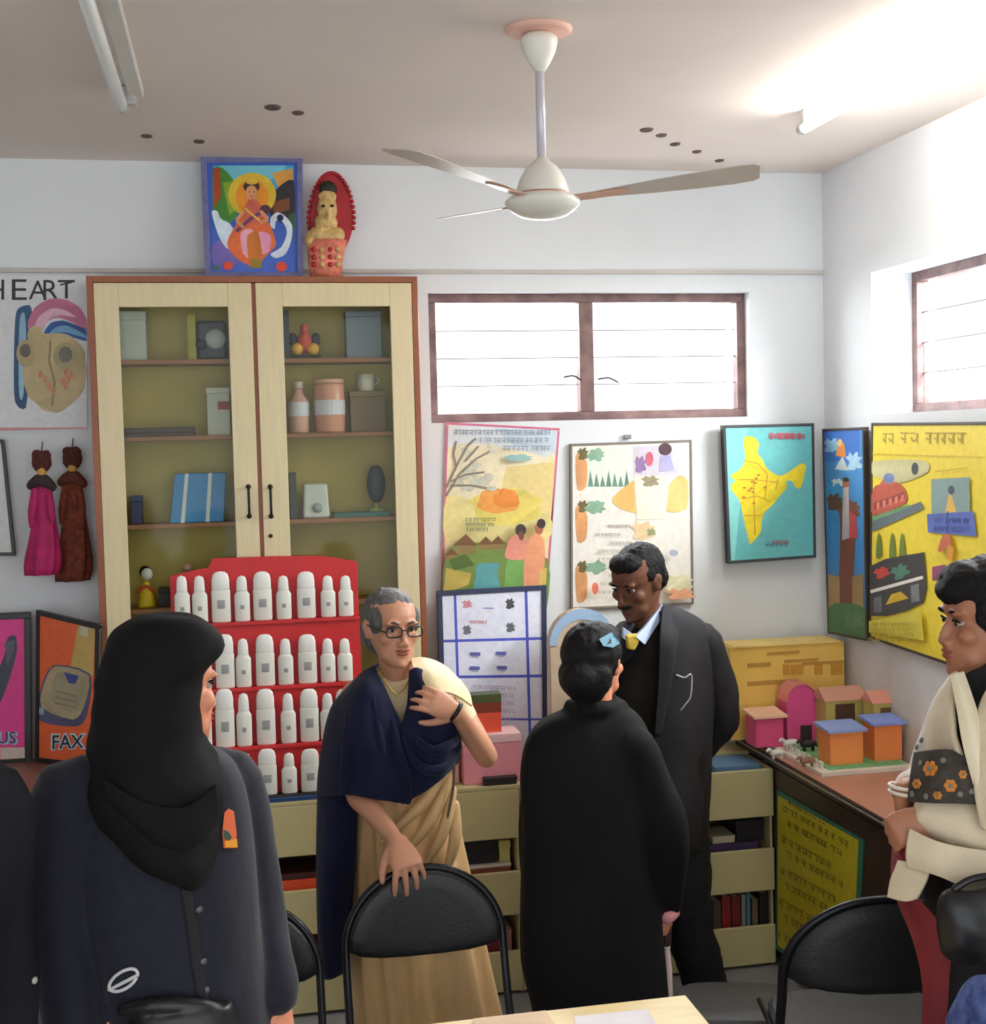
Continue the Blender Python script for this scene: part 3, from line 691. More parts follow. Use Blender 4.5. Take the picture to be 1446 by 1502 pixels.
# the back card steps up towards the middle
pts = [(249, 908), (249, 845), (278, 838), (306, 832), (312, 819), (402, 816), (466, 815), (492, 818), (524, 824), (526, 908)]
bk = [P(x, y, 4.779) for x, y in pts]; bk[0].z = bk[-1].z = .7706
MB().prism(bk, (0, .008, 0)).build('back_card', M_RED, rack, bevel=.001)
for i in range(3):
    a, y, b = rows[i]
    MB().box((rk0, y - .022, zr[i] - .012), (rk1, y + .019, zr[i] - .001)).build('step_shelf', M_RED, rack, bevel=.001)
    zlow = zr[i + 1] - .0005
    MB().box((rk0, y - .012, zlow - .0), (rk1, y - .006, zr[i] - .0125)).build('riser_card', M_RED, rack)
MB().box((rk0 - .002, 4.64, .772), (rk0 + .004, 4.778, zr[1])).build('side_card', M_RED, rack)
M_BOT = mat('white_bottle_plastic', (228, 228, 218), rough=.3, var=.02)
M_BCAP = mat('white_cap_plastic', (238, 238, 232), rough=.25, var=.02)
M_LAB = mat('grey_label_print', (160, 162, 162), rough=.6, var=.2, scale=30)
def bottle_proto(wd, h, wide):
    t = thing('bottle', '', 'bottle', (0, 0, 0), 'white bottles on the red rack'); r = wd / 2; sy = .030 / wd if wide else .8
    if wide:
        body = [(r * .9, 0), (r, .004), (r, h * .62), (r * .95, h * .64)]
        cap = [(r * .93, h * .645), (r * .95, h * .65), (r * .93, h * .84), (r * .8, h * .94), (r * .5, h * .99), (r * .1, h)]
    else:
        body = [(r * .9, 0), (r, .004), (r, h * .58), (r * .72, h * .66)]
        cap = [(r * .7, h * .665), (r * .72, h * .67), (r * .66, h * .88), (r * .5, h * .97), (r * .1, h)]
    MB().lathe((0, 0, 0), body, 18, sy=sy).build('body', M_BOT, t, smooth=True)
    MB().lathe((0, 0, 0), cap, 18, sy=sy).build('cap', M_BCAP, t, smooth=True)
    # label band wrapped on the front
    lw = .42 if wide else .26; rr_ = []
    for zq in (h * .27, h * .44 if wide else h * .36):
        rr_.append([Vector((r * 1.012 * math.sin(a), -r * 1.012 * sy * math.cos(a), zq)) for a in [(-lw + 2 * lw * k / 8) for k in range(9)]])
    MB().grid(rr_, 1, 1).build('label_mark', M_LAB, t)
    return t
pw = bottle_proto(.064, .155, True); pn = bottle_proto(.052, .15, False)
ORD = ['first', 'second', 'third', 'fourth', 'fifth', 'sixth', 'seventh', 'eighth', 'ninth', 'tenth']
LAY = [[(265, 0), (294, 0), (325, 1), (356, 0), (386, 1), (417, 0), (450, 1), (482, 0), (508, 0)],
       [(268, 1), (300, 0), (331, 1), (358, 0), (390, 1), (420, 0), (452, 1), (482, 0), (507, 0)],
       [(268, 1), (300, 0), (331, 1), (359, 0), (391, 1), (424, 0), (455, 1), (482, 0), (507, 1)],
       [(268, 1), (301, 0), (334, 1), (361, 0), (393, 1), (425, 0), (456, 1), (484, 0), (508, 1)]]
RN = ['top row', 'second row', 'third row', 'bottom row']
used = {0: False, 1: False}
for i, row in enumerate(LAY):
    a, y, b = rows[i]
    for j, (px, wide) in enumerate(row):
        src = pw if wide else pn
        lb = '%s white bottle, %s from left in the %s of the red rack' % ('wide' if wide else 'slim', ORD[j], RN[i])
        if not used[wide]: o = src; used[wide] = True; o['label'] = lb
        else: o = clone(src, lb)
        x = P(px, a, y).x; zt = P(px, b + (0 if wide else 4), y).z
        o.location = (min(max(x, rk0 + .039), rk1 - .03), y, zr[i]); o.scale = (1, .5 if not wide else .62, max(.6, (zt - zr[i]) / .155))
x0, x1 = rk0 - .01, rk1 + .02
carton('blue_mat', 'flat blue folder lying on the storage unit in front of the bottle rack', 'folder', x0 + .05, x1, 4.622, 4.634, .7505, .765, (40, 76, 130), .006)

# ------------------------------------------------------------------ things standing on the unit near the whiteboard
x0, x1 = xr(676, 762, 1110, 4.70)
carton('pink_box', 'pale pink flat box in front of the blue-lined whiteboard', 'box', x0, x1, 4.66, 4.80, .751, P(720, 1078, 4.66).z, (232, 150, 160), .03, (238, 196, 196))
ztop = P(720, 1078, 4.66).z + .0006; zk = ztop
for i, (py, c, lb) in enumerate(((1046, (224, 84, 56), 'orange-red book at the bottom of the small stack on the pink box'), (1031, (128, 52, 36), 'brown-red book in the middle of the small stack on the pink box'), (1019, (74, 84, 46), 'olive green book on top of the small stack on the pink box'))):
    z1 = P(712, py, 4.70).z; x0, x1 = xr(688, 735, py, 4.70); bookbox('book', lb, 'book', x0, x1, 4.70, 4.77, zk, z1, c, group='books on the pink box'); zk = z1 + .0006
x0, x1 = xr(708, 758, 1148, 4.64); carton('black_duster', 'black duster lying on the unit edge below the pink box', 'duster', x0, x1, 4.625, 4.656, .7505, .778, (44, 38, 36), .01)
x0, x1 = xr(648, 676, 1100, 4.68); carton('pink_paper_pad', 'light pink paper pad standing left of the pink box', 'paper pad', x0, x1 - .004, 4.70, 4.74, .751, P(660, 1062, 4.70).z, (232, 186, 176), .01)
# ------------------------------------------------------------------ counter along the right wall
KX, KN, KF, KZ = 1.897, 3.62, 4.975, .79
M_DKB = mat('dark_brown_laminate', (58, 42, 36), rough=.4, var=.12)
M_TERRA = mat('red_brown_counter_top', (176, 122, 100), rough=.35, var=.06, scale=3)
ctr = thing('counter', 'dark brown counter with reddish top along the right wall', 'counter', (2.08, 4.3, 0))
def kb(a, b, nm, mt, bev=.002): return MB().box(a, b).build(nm, mt, ctr, bevel=bev)
kb((KX - .012, KN - .01, KZ - .006), (2.278, KF, KZ), 'top', M_TERRA)
kb((KX - .016, KN - .014, KZ - .0375), (2.278, KF, KZ - .0065), 'top_edge', mat('dark_edge_strip', (46, 34, 32), rough=.3))
kb((KX - .0185, KN - .0, KZ - .022), (KX - .0162, KF, KZ - .014), 'metal_strip', mat('steel_strip', (190, 180, 170), rough=.3, metal=.7))
kb((KX, KN, .06), (KX + .02, KF, KZ - .0505), 'front_panel', M_DKB); kb((KX + .0205, KN, .06), (2.278, KN + .02, KZ - .0505), 'end_panel', mat('black_end_panel', (28, 24, 26), rough=.4))
kb((KX + .03, KN + .03, 0), (2.278, KF, .06), 'plinth', mat('grey_plinth', (70, 66, 62)))
# yellow poster on its front
pc = [(1141, 1158), (1268, 1233), (1254, 1476), (1139, 1391)]
q = fit4(pc, lambda x, y: PX(x, y, KX - .0005))
pst, n = panel('poster', 'hand-written yellow poster with a green border on the counter front', 'poster', q, .003, 0, M_BEIGE, mat('teal_green_card', (36, 110, 92), rough=.6))
A = Art(pc, q, .0032); A.fill((52, 122, 100))
A.poly([(1142, 1167), (1261, 1233), (1250, 1468), (1142, 1387)], (206, 190, 40))
for i in range(9):
    y = 1184 + i * 23; x1 = 1248 - (i % 3) * 12
    A.hand(1150 + (i % 2) * 8, y, x1, y + 9, (132, 116, 30), seed=i + 20, wd=1.5, slope=.54)
A.hand(1168, 1172, 1225, 1180, (110, 60, 40), seed=3, wd=1.8, slope=.54)
A.done(pst)

# ------------------------------------------------------------------ village model on the counter
mz = KZ + .016
base = thing('village_board', 'white board with green ground carrying the paper village on the counter', 'model board', (2.08, 4.55, KZ))
MB().box((1.915, 4.25, KZ), (2.255, 4.95, mz - .002)).build('board', mat('white_foam_board', (222, 214, 200), rough=.7), base, bevel=.001)
MB().box((1.955, 4.28, mz - .002), (2.245, 4.93, mz)).build('green_ground', mat('green_felt', (120, 178, 120), rough=.95, var=.18, scale=30), base)
M_FENCE = mat('white_card_fence', (226, 222, 212), rough=.7)
for i in range(7):
    yy = 4.30 + i * .05
    MB().box((1.938, yy, mz - .002), (1.944, yy + .03, mz + .022)).build('fence_board', M_FENCE, base)
def hut(label, px, py, Y, wpx, hpx, dpt, wall, roof, style='slab', door=None, name='model_house'):
    c = P(px, py, Y); s = (P(px + 10, py, Y) - P(px, py, Y)).length / 10
    w_ = wpx * s / 2; h = hpx * s; z0 = mz + .0003; y0, y1 = Y, Y + dpt
    t = thing(name, label, 'model house', (c.x, Y + dpt / 2, z0)); mw = mat('card_%d_%d_%d' % wall, wall, rough=.6, var=.05); mr = mat('roof_%d_%d_%d' % roof, roof, rough=.6, var=.06)
    if style == 'slab':
        MB().box((c.x - w_, y0, z0), (c.x + w_, y1, z0 + h)).build('walls', mw, t, bevel=.001)
        MB().prism([(c.x - w_ - .012, y0 - .014, z0 + h + .001), (c.x + w_ + .012, y0 - .014, z0 + h + .001), (c.x + w_ + .012, y1 + .012, z0 + h + .012), (c.x - w_ - .012, y1 + .012, z0 + h + .012)], (0, 0, .010)).build('roof', mr, t, bevel=.001)
    elif style == 'gable':
        MB().prism([(c.x - w_, y0, z0), (c.x + w_, y0, z0), (c.x + w_, y0, z0 + h), (c.x - w_, y0, z0 + h)], (0, dpt, 0)).build('walls', mw, t, bevel=.001)
        zt = z0 + h; ym = (y0 + y1) / 2; rh = dpt * .5
        MB().prism([(c.x - w_ - .01, y0 - .014, zt + .001), (c.x - w_ - .01, ym, zt + rh), (c.x - w_ - .01, y1 + .014, zt + .001)], (2 * w_ + .02, 0, 0)).build('roof', mr, t, bevel=.001)
    elif style == 'barn':
        pts = [(c.x - w_, y0, z0), (c.x + w_, y0, z0)] + [(c.x + w_ * math.cos(a), y0, z0 + h * .72 + h * .28 * math.sin(a)) for a in [math.pi * k / 10 for k in range(11)]]
        MB().prism(pts, (0, dpt, 0)).build('walls', mw, t, bevel=.001)
        arc = [(c.x + (w_ + .006) * math.cos(a), y0 - .006, z0 + h * .72 + (h * .28 + .008) * math.sin(a)) for a in [math.pi * k / 10 for k in range(11)]]
        arc2 = [(c.x + (w_ + .001) * math.cos(a), y0 - .006, z0 + h * .72 + (h * .28 + .001) * math.sin(a)) for a in [math.pi * k / 10 for k in range(10, -1, -1)]]
        MB().prism(arc + arc2, (0, dpt + .008, 0)).build('roof', mr, t)
    if door:
        dx0, dx1, dh, dc = door[:4]; db = door[4] if len(door) > 4 else 0
        MB().box((c.x + dx0 * w_, y0 - .0015, z0 + .004 + h * db), (c.x + dx1 * w_, y0 - .0002, z0 + h * dh)).build('doorway', mat('card_%d_%d_%d' % dc, dc, rough=.7), t)
    return t
hut('tall round-roofed magenta pink barn in the paper village', 1176, 1080, 4.69, 42, 80, .085, (228, 84, 150), (222, 140, 130), 'barn', (-.1, .7, .3, (60, 40, 50)), 'model_barn')
hut('low magenta pink shed with a pale flat roof left of the pink barn', 1129, 1080, 4.66, 40, 40, .10, (226, 84, 134), (244, 200, 170), 'slab', None, 'model_shed')
hut('tan model house with pink roof and framed doorway behind the orange huts', 1239, 1080, 4.60, 54, 62, .09, (208, 190, 112), (206, 150, 128), 'gable', (-.5, .55, .92, (92, 62, 50), .5))
hut('tan model house with salmon roof near the right wall', 1306, 1090, 4.47, 48, 66, .08, (214, 196, 110), (222, 150, 130), 'gable', (-.6, .1, .9, (120, 90, 60), .6))
hut('front orange paper hut with light blue flat roof in the village', 1242, 1122, 4.33, 48, 44, .10, (242, 148, 80), (140, 160, 216), 'slab', None, 'model_hut')
hut('orange paper hut with blue roof farther right beside the cream shawl', 1303, 1118, 4.34, 40, 48, .09, (240, 138, 74), (130, 150, 214), 'slab', None, 'model_hut')
def animal(px, py, Y, sc, body, lb, nm, head):
    c = P(px, py, Y); z0 = mz + .0003; t = thing(nm, lb, 'model animal', (c.x, Y, z0)); mb = MB()
    mb.tube([(c.x - .022 * sc, Y, z0 + .024 * sc), (c.x, Y, z0 + .026 * sc), (c.x + .02 * sc, Y, z0 + .025 * sc)], [.011 * sc, .013 * sc, .011 * sc], 10)
    mb.tube([(c.x - .024 * sc, Y, z0 + .028 * sc), (c.x - .036 * sc, Y - .003, z0 + .040 * sc), (c.x - .046 * sc, Y - .006, z0 + .036 * sc)], [.008 * sc, .007 * sc, .005 * sc], 8)
    for dx in (-.018, .016):
        for dy in (-.006, .006): mb.tube([(c.x + dx * sc, Y + dy * sc, z0 + .022 * sc), (c.x + dx * sc, Y + dy * sc, z0 + .003 * sc)], .004 * sc, 6, 1)
    mb.tube([(c.x + .028 * sc, Y, z0 + .03 * sc), (c.x + .034 * sc, Y, z0 + .012 * sc)], .002 * sc, 5, 1)
    mb.build('body', mat(nm + '_hide', body, rough=.8, var=.05), t, smooth=True)
animal(1160, 1082, 4.60, 1.0, (224, 220, 214), 'white toy sheep in front of the pink barn', 'toy_sheep', None)
animal(1186, 1086, 4.56, 1.0, (48, 40, 44), 'black toy cow in front of the pink barn doorway', 'toy_cow', None)
animal(1140, 1100, 4.48, .9, (226, 224, 218), 'white toy lamb on the green ground near the fence', 'toy_lamb', None)
animal(1185, 1118, 4.34, .9, (150, 110, 90), 'brown toy calf beside the front orange hut', 'toy_calf', None)
# yellow cardboard building behind
x0, x1 = P(1073, 1000, 4.79).x, 2.262
yb = thing('cardboard_building', 'wide yellow cardboard building with brown strips behind the pink barn', 'model building', ((x0 + x1) / 2, 4.86, mz)); z1 = P(1160, 946, 4.79).z
M_YC = mat('yellow_cardboard', (236, 196, 96), rough=.6, var=.06); M_YS = mat('brown_cardboard_strip', (190, 142, 62), rough=.6)
MB().box((x0, 4.80, mz + .0003), (x1, 4.93, z1)).build('front_block', M_YC, yb, bevel=.002)
MB().box((x0 + .01, 4.79, z1 + .0003), (x1 - .02, 4.94, z1 + .006)).build('roof_sheet', mat('pale_yellow_card', (240, 212, 130), rough=.6), yb)
for (a, b, p0, p1) in ((1096, 1130, 973, 979), (1096, 1168, 1000, 1006), (1150, 1200, 968, 972), (1176, 1250, 972, 976), (1125, 1172, 957, 961)):
    MB().box((P(a, p0, 4.8).x, 4.7965, P(a, p1, 4.8).z), (min(P(b, p0, 4.8).x, x1), 4.8, P(a, p0, 4.8).z)).build('strip', M_YS, yb)
for (a, b, p0, p1) in ((1148, 1158, 975, 990), (1160, 1178, 975, 990), (1194, 1206, 975, 990), (1218, 1236, 974, 990)):
    MB().box((P(a, p0, 4.8).x, 4.797, P(a, p1, 4.8).z), (P(b, p0, 4.8).x, 4.8, P(a, p0, 4.8).z)).build('window_card', mat('amber_card', (206, 150, 52), rough=.6), yb)

# ------------------------------------------------------------------ side counter at the left with two framed boards
M_BRTOP = mat('maroon_brown_top', (126, 84, 70), rough=.4, var=.1)
lc = thing('side_table', 'brown-topped side table at the left under the framed device boards', 'table', (-1.1, 4.62, 0))
def lb_(a, b, nm, mt): return MB().box(a, b).build(nm, mt, lc, bevel=.003)
lz = .88
lb_((-1.7, 4.3, lz - .03), (-.512, 4.98, lz), 'top', M_BRTOP)
for x in (-1.66, -.57):
    for y in (4.34, 4.93): lb_((x, y, 0), (x + .05, y + .05, lz - .0305), 'leg', M_DKB)
lb_((-1.6, 4.36, lz - .11), (-.575, 4.38, lz - .0305), 'apron', M_DKB)
# ------------------------------------------------------------------ boards and pictures
M_BKF = mat('black_picture_frame', (24, 22, 24), rough=.35)
M_BKG = mat('board_backing', (120, 110, 96), rough=.8)
def cz(ox, oy, s): return lambda *pts: [(ox + x / s, oy + y / s) for x, y in pts]
def board(name, label, cat, pc, fn, th, fw, fm, group=None, fd=.005):
    q = fit4(pc, fn); r, n = panel(name, label, cat, q, th, fw, fm, M_BKG, group, fd)
    return r, Art(pc, q, th + .0006)
# heart chart
pc = [(-48, 405), (128, 403), (128, 630), (-48, 634)]
r, A = board('wall_chart', 'white paper chart of a heart titled HEART left of the cabinet', 'chart', pc, lambda x, y: P(x, y, YB - .003), .002, 0, M_BKF)
A.fill((228, 230, 232)); A.rect(-48, 627, 128, 634, (206, 150, 150))
A.text('H', -22, 440, 30, (40, 44, 46), 1.0, -.02); A.text('E', 13, 440, 31, (40, 44, 46), 1.25); A.text('A', 42, 439, 28, (40, 44, 46), 1.0); A.text('R', 60, 440, 30, (40, 44, 46), 1.0); A.text('T', 84, 438, 28, (40, 44, 46), 1.1)
A.line([(88, 418), (106, 414)], 2.5, (40, 44, 46))
k = cz(0, 400, 2.5)
B = lambda c, *p: A.poly([(x, y) for x, y in p], c)
B((48, 88, 128), (22, 470), (27, 452), (44, 448), (47, 470), (42, 540), (38, 598), (22, 590), (20, 540))
B((150, 190, 214), (29, 466), (36, 460), (38, 500), (34, 580), (28, 580), (27, 520))
B((206, 120, 156), (40, 480), (50, 452), (74, 438), (98, 440), (118, 452), (127, 470), (127, 486), (108, 474), (84, 466), (66, 474), (58, 494))
B((226, 180, 196), (48, 490), (56, 466), (76, 452), (98, 456), (112, 466), (88, 462), (68, 472), (60, 494))
B((40, 90, 164), (64, 490), (74, 474), (92, 470), (110, 476), (127, 484), (127, 500), (104, 494), (88, 492), (80, 502))
B((120, 176, 214), (72, 490), (82, 480), (100, 478), (127, 492), (127, 496), (100, 488), (84, 488))
A.ell(80, 545, 49, 58, (196, 178, 134), jag=.05, seed=4, n=26)
A.ell(52, 492, 12, 14, (196, 178, 134))
A.ell(38, 518, 14, 20, (180, 162, 120)); A.ell(37, 514, 8, 10, (110, 104, 92)); A.ell(96, 522, 18, 20, (180, 164, 122)); A.ell(96, 520, 10, 12, (118, 116, 104))
A.line([(74, 500), (72, 530), (80, 560), (76, 596)], 3, (150, 128, 86))
for (x, y) in ((60, 548), (66, 556), (72, 566), (78, 574), (96, 546), (100, 556), (96, 566), (104, 550), (92, 558)): A.ell(x, y, 3.4, 5.5, (206, 140, 104), jag=.3, seed=x)
A.done(r)
# white board at the far left edge
pc = [(-110, 640), (7, 645), (24, 815), (-95, 814)]
r, A = board('wall_board', 'black-framed white board cut by the left edge of the picture', 'board', pc, lambda x, y: P(x, y, YB - .02), .012, .012, M_BKF)
A.fill((222, 226, 222)); A.rect(-80, 670, -20, 672, (120, 124, 130)); A.rect(-80, 690, -30, 692, (120, 124, 130)); A.done(r)
# two device boards on the side table
pc = [(-96, 903), (46, 897), (47, 1118), (-92, 1128)]
r, A = board('framed_board', 'black-framed magenta board with a dark handset drawing on the side table', 'board', pc, lambda x, y: P(x, y, 4.96), .018, .021, M_BKF, 'device boards')
A.fill((226, 62, 146))
A.poly([(-18, 1040), (-8, 1000), (8, 960), (12, 936), (24, 932), (26, 956), (14, 1000), (2, 1030), (-8, 1052)], (66, 70, 84))
A.poly([(8, 942), (22, 938), (22, 952), (12, 976)], (96, 100, 112)); A.text('VIRUS', -78, 1090, 17, (70, 40, 60), 1.15, bold=.03) if False else None
A.text('US', -1, 1090, 17, (150, 190, 214), 1.0, bold=.05); A.text('US', -3, 1089, 17, (44, 44, 74), 1.0, bold=.0)
A.rect(2, 1095, 38, 1112, (226, 206, 196)); A.done(r)
pc = [(59, 894), (151, 916), (149, 1152), (58, 1120)]
qa = P(58, 1120, 4.80); qb = P(149, 1152, 4.60)
def fxp(x, y):
    t = (x - 58) / 91; v = P(x, y, 4.94 - .18 * t); v.z = max(v.z, .8806); return v
r, A = board('framed_board', 'black-framed orange FAX board angled beside the cabinet', 'board', pc, fxp, .016, .016, M_BKF, 'device boards')
A.fill((232, 104, 52))
A.poly([(120, 912), (145, 920), (142, 1000), (108, 985)], (196, 168, 96)); A.poly([(122, 918), (134, 921), (133, 936), (121, 932)], (206, 200, 170))
A.poly([(60, 1058), (66, 1010), (84, 978), (138, 996), (134, 1060), (118, 1078)], (84, 88, 120))
A.poly([(66, 1040), (72, 1000), (88, 980), (136, 998), (128, 1050), (112, 1066)], (176, 164, 128))
A.poly([(80, 1030), (90, 990), (130, 1004), (122, 1046), (110, 1056)], (160, 152, 122)); A.poly([(99, 990), (121, 998), (116, 1010), (106, 1008)], (60, 72, 140))
for i in range(3): A.line([(86, 1018 + i * 9), (118, 1030 + i * 9)], 1.6, (126, 118, 94))
A.poly([(62, 1040), (70, 1042), (70, 1052), (62, 1050)], (150, 180, 200))
A.text('FAX', 80, 1106, 22, (190, 214, 222), .85, .16, bold=.07); A.text('FAX', 81, 1106, 21, (30, 36, 62), .85, .16, bold=.012)
A.done(r)
# hanging puppets
def puppet(label, px, top, bot, w0, cloth, dk):
    Y = YB - (.115 if dk == 'dark' else .055); hd = P(px, top + 34, Y); s = (P(px + 10, top, Y) - P(px, top, Y)).length / 10
    t = thing('hanging_puppet', label, 'puppet', hd, 'puppets on the left wall')
    M_H = mat('dark_maroon_yarn', (84, 40, 36), rough=.95, var=.3, scale=70, bump=.5, bscale=160)
    mb = MB(); mb.ball(P(px, top + 18, Y), (15 * s, .03, 17 * s)); mb.ball(P(px - 6, top + 8, Y), 9 * s); mb.ball(P(px + 5, top + 8, Y), 9 * s)
    fuse(mb, 'hair', M_H, t, .005, 3, (.003, (60, 60, 60), 1))
    MB().ball(P(px, top + 32, Y - .008), (7 * s, .02, 9 * s)).build('face', mat('ochre_puppet_face', (196, 150, 66), rough=.7), t, smooth=True)
    yoke = MB(); yoke.tube([P(px - 15, top + 52, Y), P(px, top + 44, Y - .01), P(px + 15, top + 54, Y)], [8 * s, 11 * s, 8 * s], 12); fuse(yoke, 'bodice', mat(dk + '_cloth', {'dark': (58, 44, 46), 'brown': (96, 46, 34)}[dk], rough=.9, var=.3, scale=40), t, .005, 3)
    rings = []
    for f in [i / 9 for i in range(10)]:
        y = top + 52 + (bot - top - 52) * f; wd = w0 * (.42 + .58 * min(1, f * 1.25)) * (1 if f < .9 else .9)
        c = P(px + 3 * math.sin(f * 3), y, Y)
        rings.append(ring(c, wd * s, .018 + .024 * f, 36, mod=lambda a, f=f: 1 + .18 * f * math.sin(7 * a + 2 * f)))
    MB().loft(rings).build('skirt', cloth, t, smooth=True)
    MB().tube([P(px, top + 2, Y), P(px + 1, top - 8, Y + .03), P(px + 1, top - 12, YB - .002)], .002, 6).build('thread', M_BKF, t)
    for dx in (-14, 14): MB().tube([P(px + dx * .6, top + 54, Y), P(px + dx, top + 90, Y - .02), P(px + dx * 1.1, top + 112, Y - .015)], [6 * s, 6 * s, 3 * s], 10).build('arm', cloth, t, smooth=True)
puppet('puppet in a bright magenta skirt hanging on the left wall', 61, 660, 843, 25, mat('magenta_puppet_cloth', (170, 24, 90), rough=.75, var=.2, scale=16, bump=.2), 'dark')
puppet('puppet in a rust brown patterned skirt hanging beside the cabinet', 106, 655, 852, 25, mat('rust_puppet_cloth', (112, 50, 30), rough=.85, var=.45, scale=55, bump=.2), 'brown')
# picture on the cabinet
pc = [(294, 223), (443, 223), (444, 400), (301, 400)]
zb0 = ct + .001; Yp = 4.93
q = fit4(pc, lambda x, y: P(x, y, Yp - .04 * (y - 223) / 177)); dzp = zb0 - q[3].z
q = [v + Vector((0, 0, zb0 - q[3].z if i > 1 else zb0 - q[3].z)) for i, v in enumerate(q)]
q[2].z = q[3].z = zb0
r, n = panel('framed_picture', 'purple-framed picture of a seated deity with swans standing on the cabinet', 'picture', q, .014, .020, mat('mauve_frame', (112, 112, 158), rough=.45, var=.2, scale=30), M_BKG, None, .006)
A = Art(pc, q, .0146); A.fill((58, 96, 190))
A.poly([(312, 236), (430, 236), (430, 300), (312, 300)], (70, 168, 214)); A.poly([(320, 236), (420, 236), (404, 256), (330, 262)], (120, 206, 226))
A.poly([(312, 244), (326, 240), (344, 262), (350, 300), (338, 320), (314, 322)], (70, 140, 50)); A.poly([(312, 240), (322, 240), (324, 282), (313, 300)], (176, 74, 34)); A.poly([(326, 262), (350, 258), (352, 296), (336, 310)], (140, 176, 50))
A.poly([(398, 248), (428, 240), (430, 262), (408, 270)], (214, 158, 70)); A.poly([(392, 300), (404, 272), (430, 258), (430, 320), (404, 318)], (48, 44, 52)); A.poly([(398, 292), (424, 284), (424, 302), (402, 308)], (130, 74, 40)); A.poly([(422, 310), (432, 306), (432, 345), (420, 338)], (62, 96, 56))
A.ell(369, 280, 35, 33, (226, 190, 50)); A.ell(369, 283, 24, 26, (238, 150, 40))
A.poly([(310, 330), (431, 330), (431, 392), (310, 392)], (70, 104, 196)); A.poly([(312, 352), (340, 345), (360, 372), (330, 386), (312, 378)], (120, 104, 180))
A.poly([(310, 306), (318, 304), (324, 316), (336, 322), (346, 340), (344, 362), (330, 356), (320, 340)], (214, 230, 244))
A.poly([(396, 366), (412, 356), (420, 336), (414, 320), (404, 318), (402, 330), (396, 326), (396, 314), (406, 306), (418, 312), (428, 326), (426, 348), (418, 366), (404, 372)], (220, 232, 244)); A.ell(410, 314, 5, 5, (30, 40, 90))
A.poly([(332, 352), (344, 326), (360, 306), (380, 304), (396, 326), (404, 352), (392, 366), (372, 384), (346, 372)], (226, 110, 60))
A.poly([(352, 336), (368, 330), (378, 350), (372, 374), (356, 366)], (240, 170, 190)); A.poly([(380, 334), (396, 340), (394, 362), (380, 366), (376, 350)], (238, 160, 190)); A.poly([(362, 340), (378, 336), (384, 376), (374, 386), (364, 376)], (206, 120, 46)); A.poly([(368, 372), (380, 374), (384, 386), (366, 386)], (150, 126, 40))
A.ell(368, 268, 12, 9, (70, 40, 36)); A.ell(368, 277, 8.5, 11, (222, 156, 106)); A.poly([(360, 262), (363, 252), (368, 257), (373, 252), (377, 262), (368, 265)], (226, 180, 60)); A.ell(365, 276, 1.3, .8, (40, 26, 24)); A.ell(371.5, 276, 1.3, .8, (40, 26, 24)); A.ell(368, 283, 2, .8, (170, 60, 50)); A.poly([(356, 304), (364, 288), (376, 288), (386, 304), (382, 322), (360, 322)], (206, 100, 80))
A.line([(346, 334), (366, 316), (388, 302)], 5, (110, 60, 110)); A.ell(388, 302, 8, 7, (90, 50, 70)); A.line([(357, 304), (346, 318), (356, 328)], 5, (218, 152, 104)); A.line([(381, 304), (392, 316), (380, 322)], 5, (218, 152, 104)); A.line([(358, 300), (372, 312), (380, 318)], 3, (236, 190, 70))
A.ell(334, 383, 7, 6, (230, 80, 50)); A.ell(412, 384, 8, 7, (230, 80, 50)); A.ell(316, 386, 4, 4, (60, 110, 80))
A.rect(301, 232, 302, 233, (90, 90, 150)); A.done(r)
# figurine beside it
Y = 4.88; c = P(481, 330, Y); s = (P(491, 330, Y) - P(481, 330, Y)).length / 10; z0 = ct + .0005
fg = thing('deity_figurine', 'red and gold figurine with an oval red backplate on the cabinet top', 'figurine', (c.x, Y, z0))
M_FR = mat('deep_red_paint', (170, 24, 36), rough=.45, var=.12, scale=30); M_FG = mat('antique_gold_paint', (206, 172, 108), rough=.45, var=.25, scale=60); M_FP = mat('coral_flower_paint', (222, 128, 104), rough=.55, var=.3, scale=70)
mb = MB(); ov = [P(486 + 32 * math.cos(a) * (1 - .12 * math.sin(a)), 314 + 60 * -math.sin(a), Y + .02) for a in [2 * math.pi * i / 28 for i in range(28)]]
mb.prism(ov, (0, .016, 0)).build('backplate', M_FR, fg, bevel=.003)
for i in range(30):
    a = -.35 + (math.pi + .7) * i / 29; MB().ball(P(486 + 33 * math.cos(a) * (1 - .12 * math.sin(a)), 314 - 60 * math.sin(a), Y + .018), .008, 8).build('rim_bead', M_FR, fg, smooth=True)
mb = MB()
for p_, r_ in (((480, 306), (15, .028, 20)), ((480, 288), (14, .022, 9)), ((478, 326), (17, .03, 13)), ((466, 345), (14, .03, 13)), ((492, 345), (14, .03, 13)), ((478, 350), (20, .028, 15)), ((456, 352), (9, .02, 12)), ((480, 318), (5, .04, 10))):
    mb.ball(P(p_[0], p_[1], Y - .005), (r_[0] * s, r_[1], r_[2] * s))
fuse(mb, 'gold_bust', M_FG, fg, .004, 2, (.002, (90, 90, 90), 3))
MB().ball(P(481, 277, Y), (13 * s, .02, 12 * s)).build('hair', mat('dark_olive_hair', (40, 36, 22), rough=.6), fg, smooth=True)
for dx in (-6, 7): MB().ball(P(480 + dx, 302, Y - .031), (3 * s, .004, 2 * s), 8).build('eye', M_BLACK, fg)
mb = MB(); zp = P(478, 352, Y).z
prof = [(ring((P(478, 400, Y).x, Y, z0), 24 * s, .035, 28)), ring((P(477, 380, Y).x, Y, z0 + (zp - z0) * .4), 25 * s, .035, 28), ring((P(480, 360, Y).x, Y, zp), 29 * s, .036, 28)]
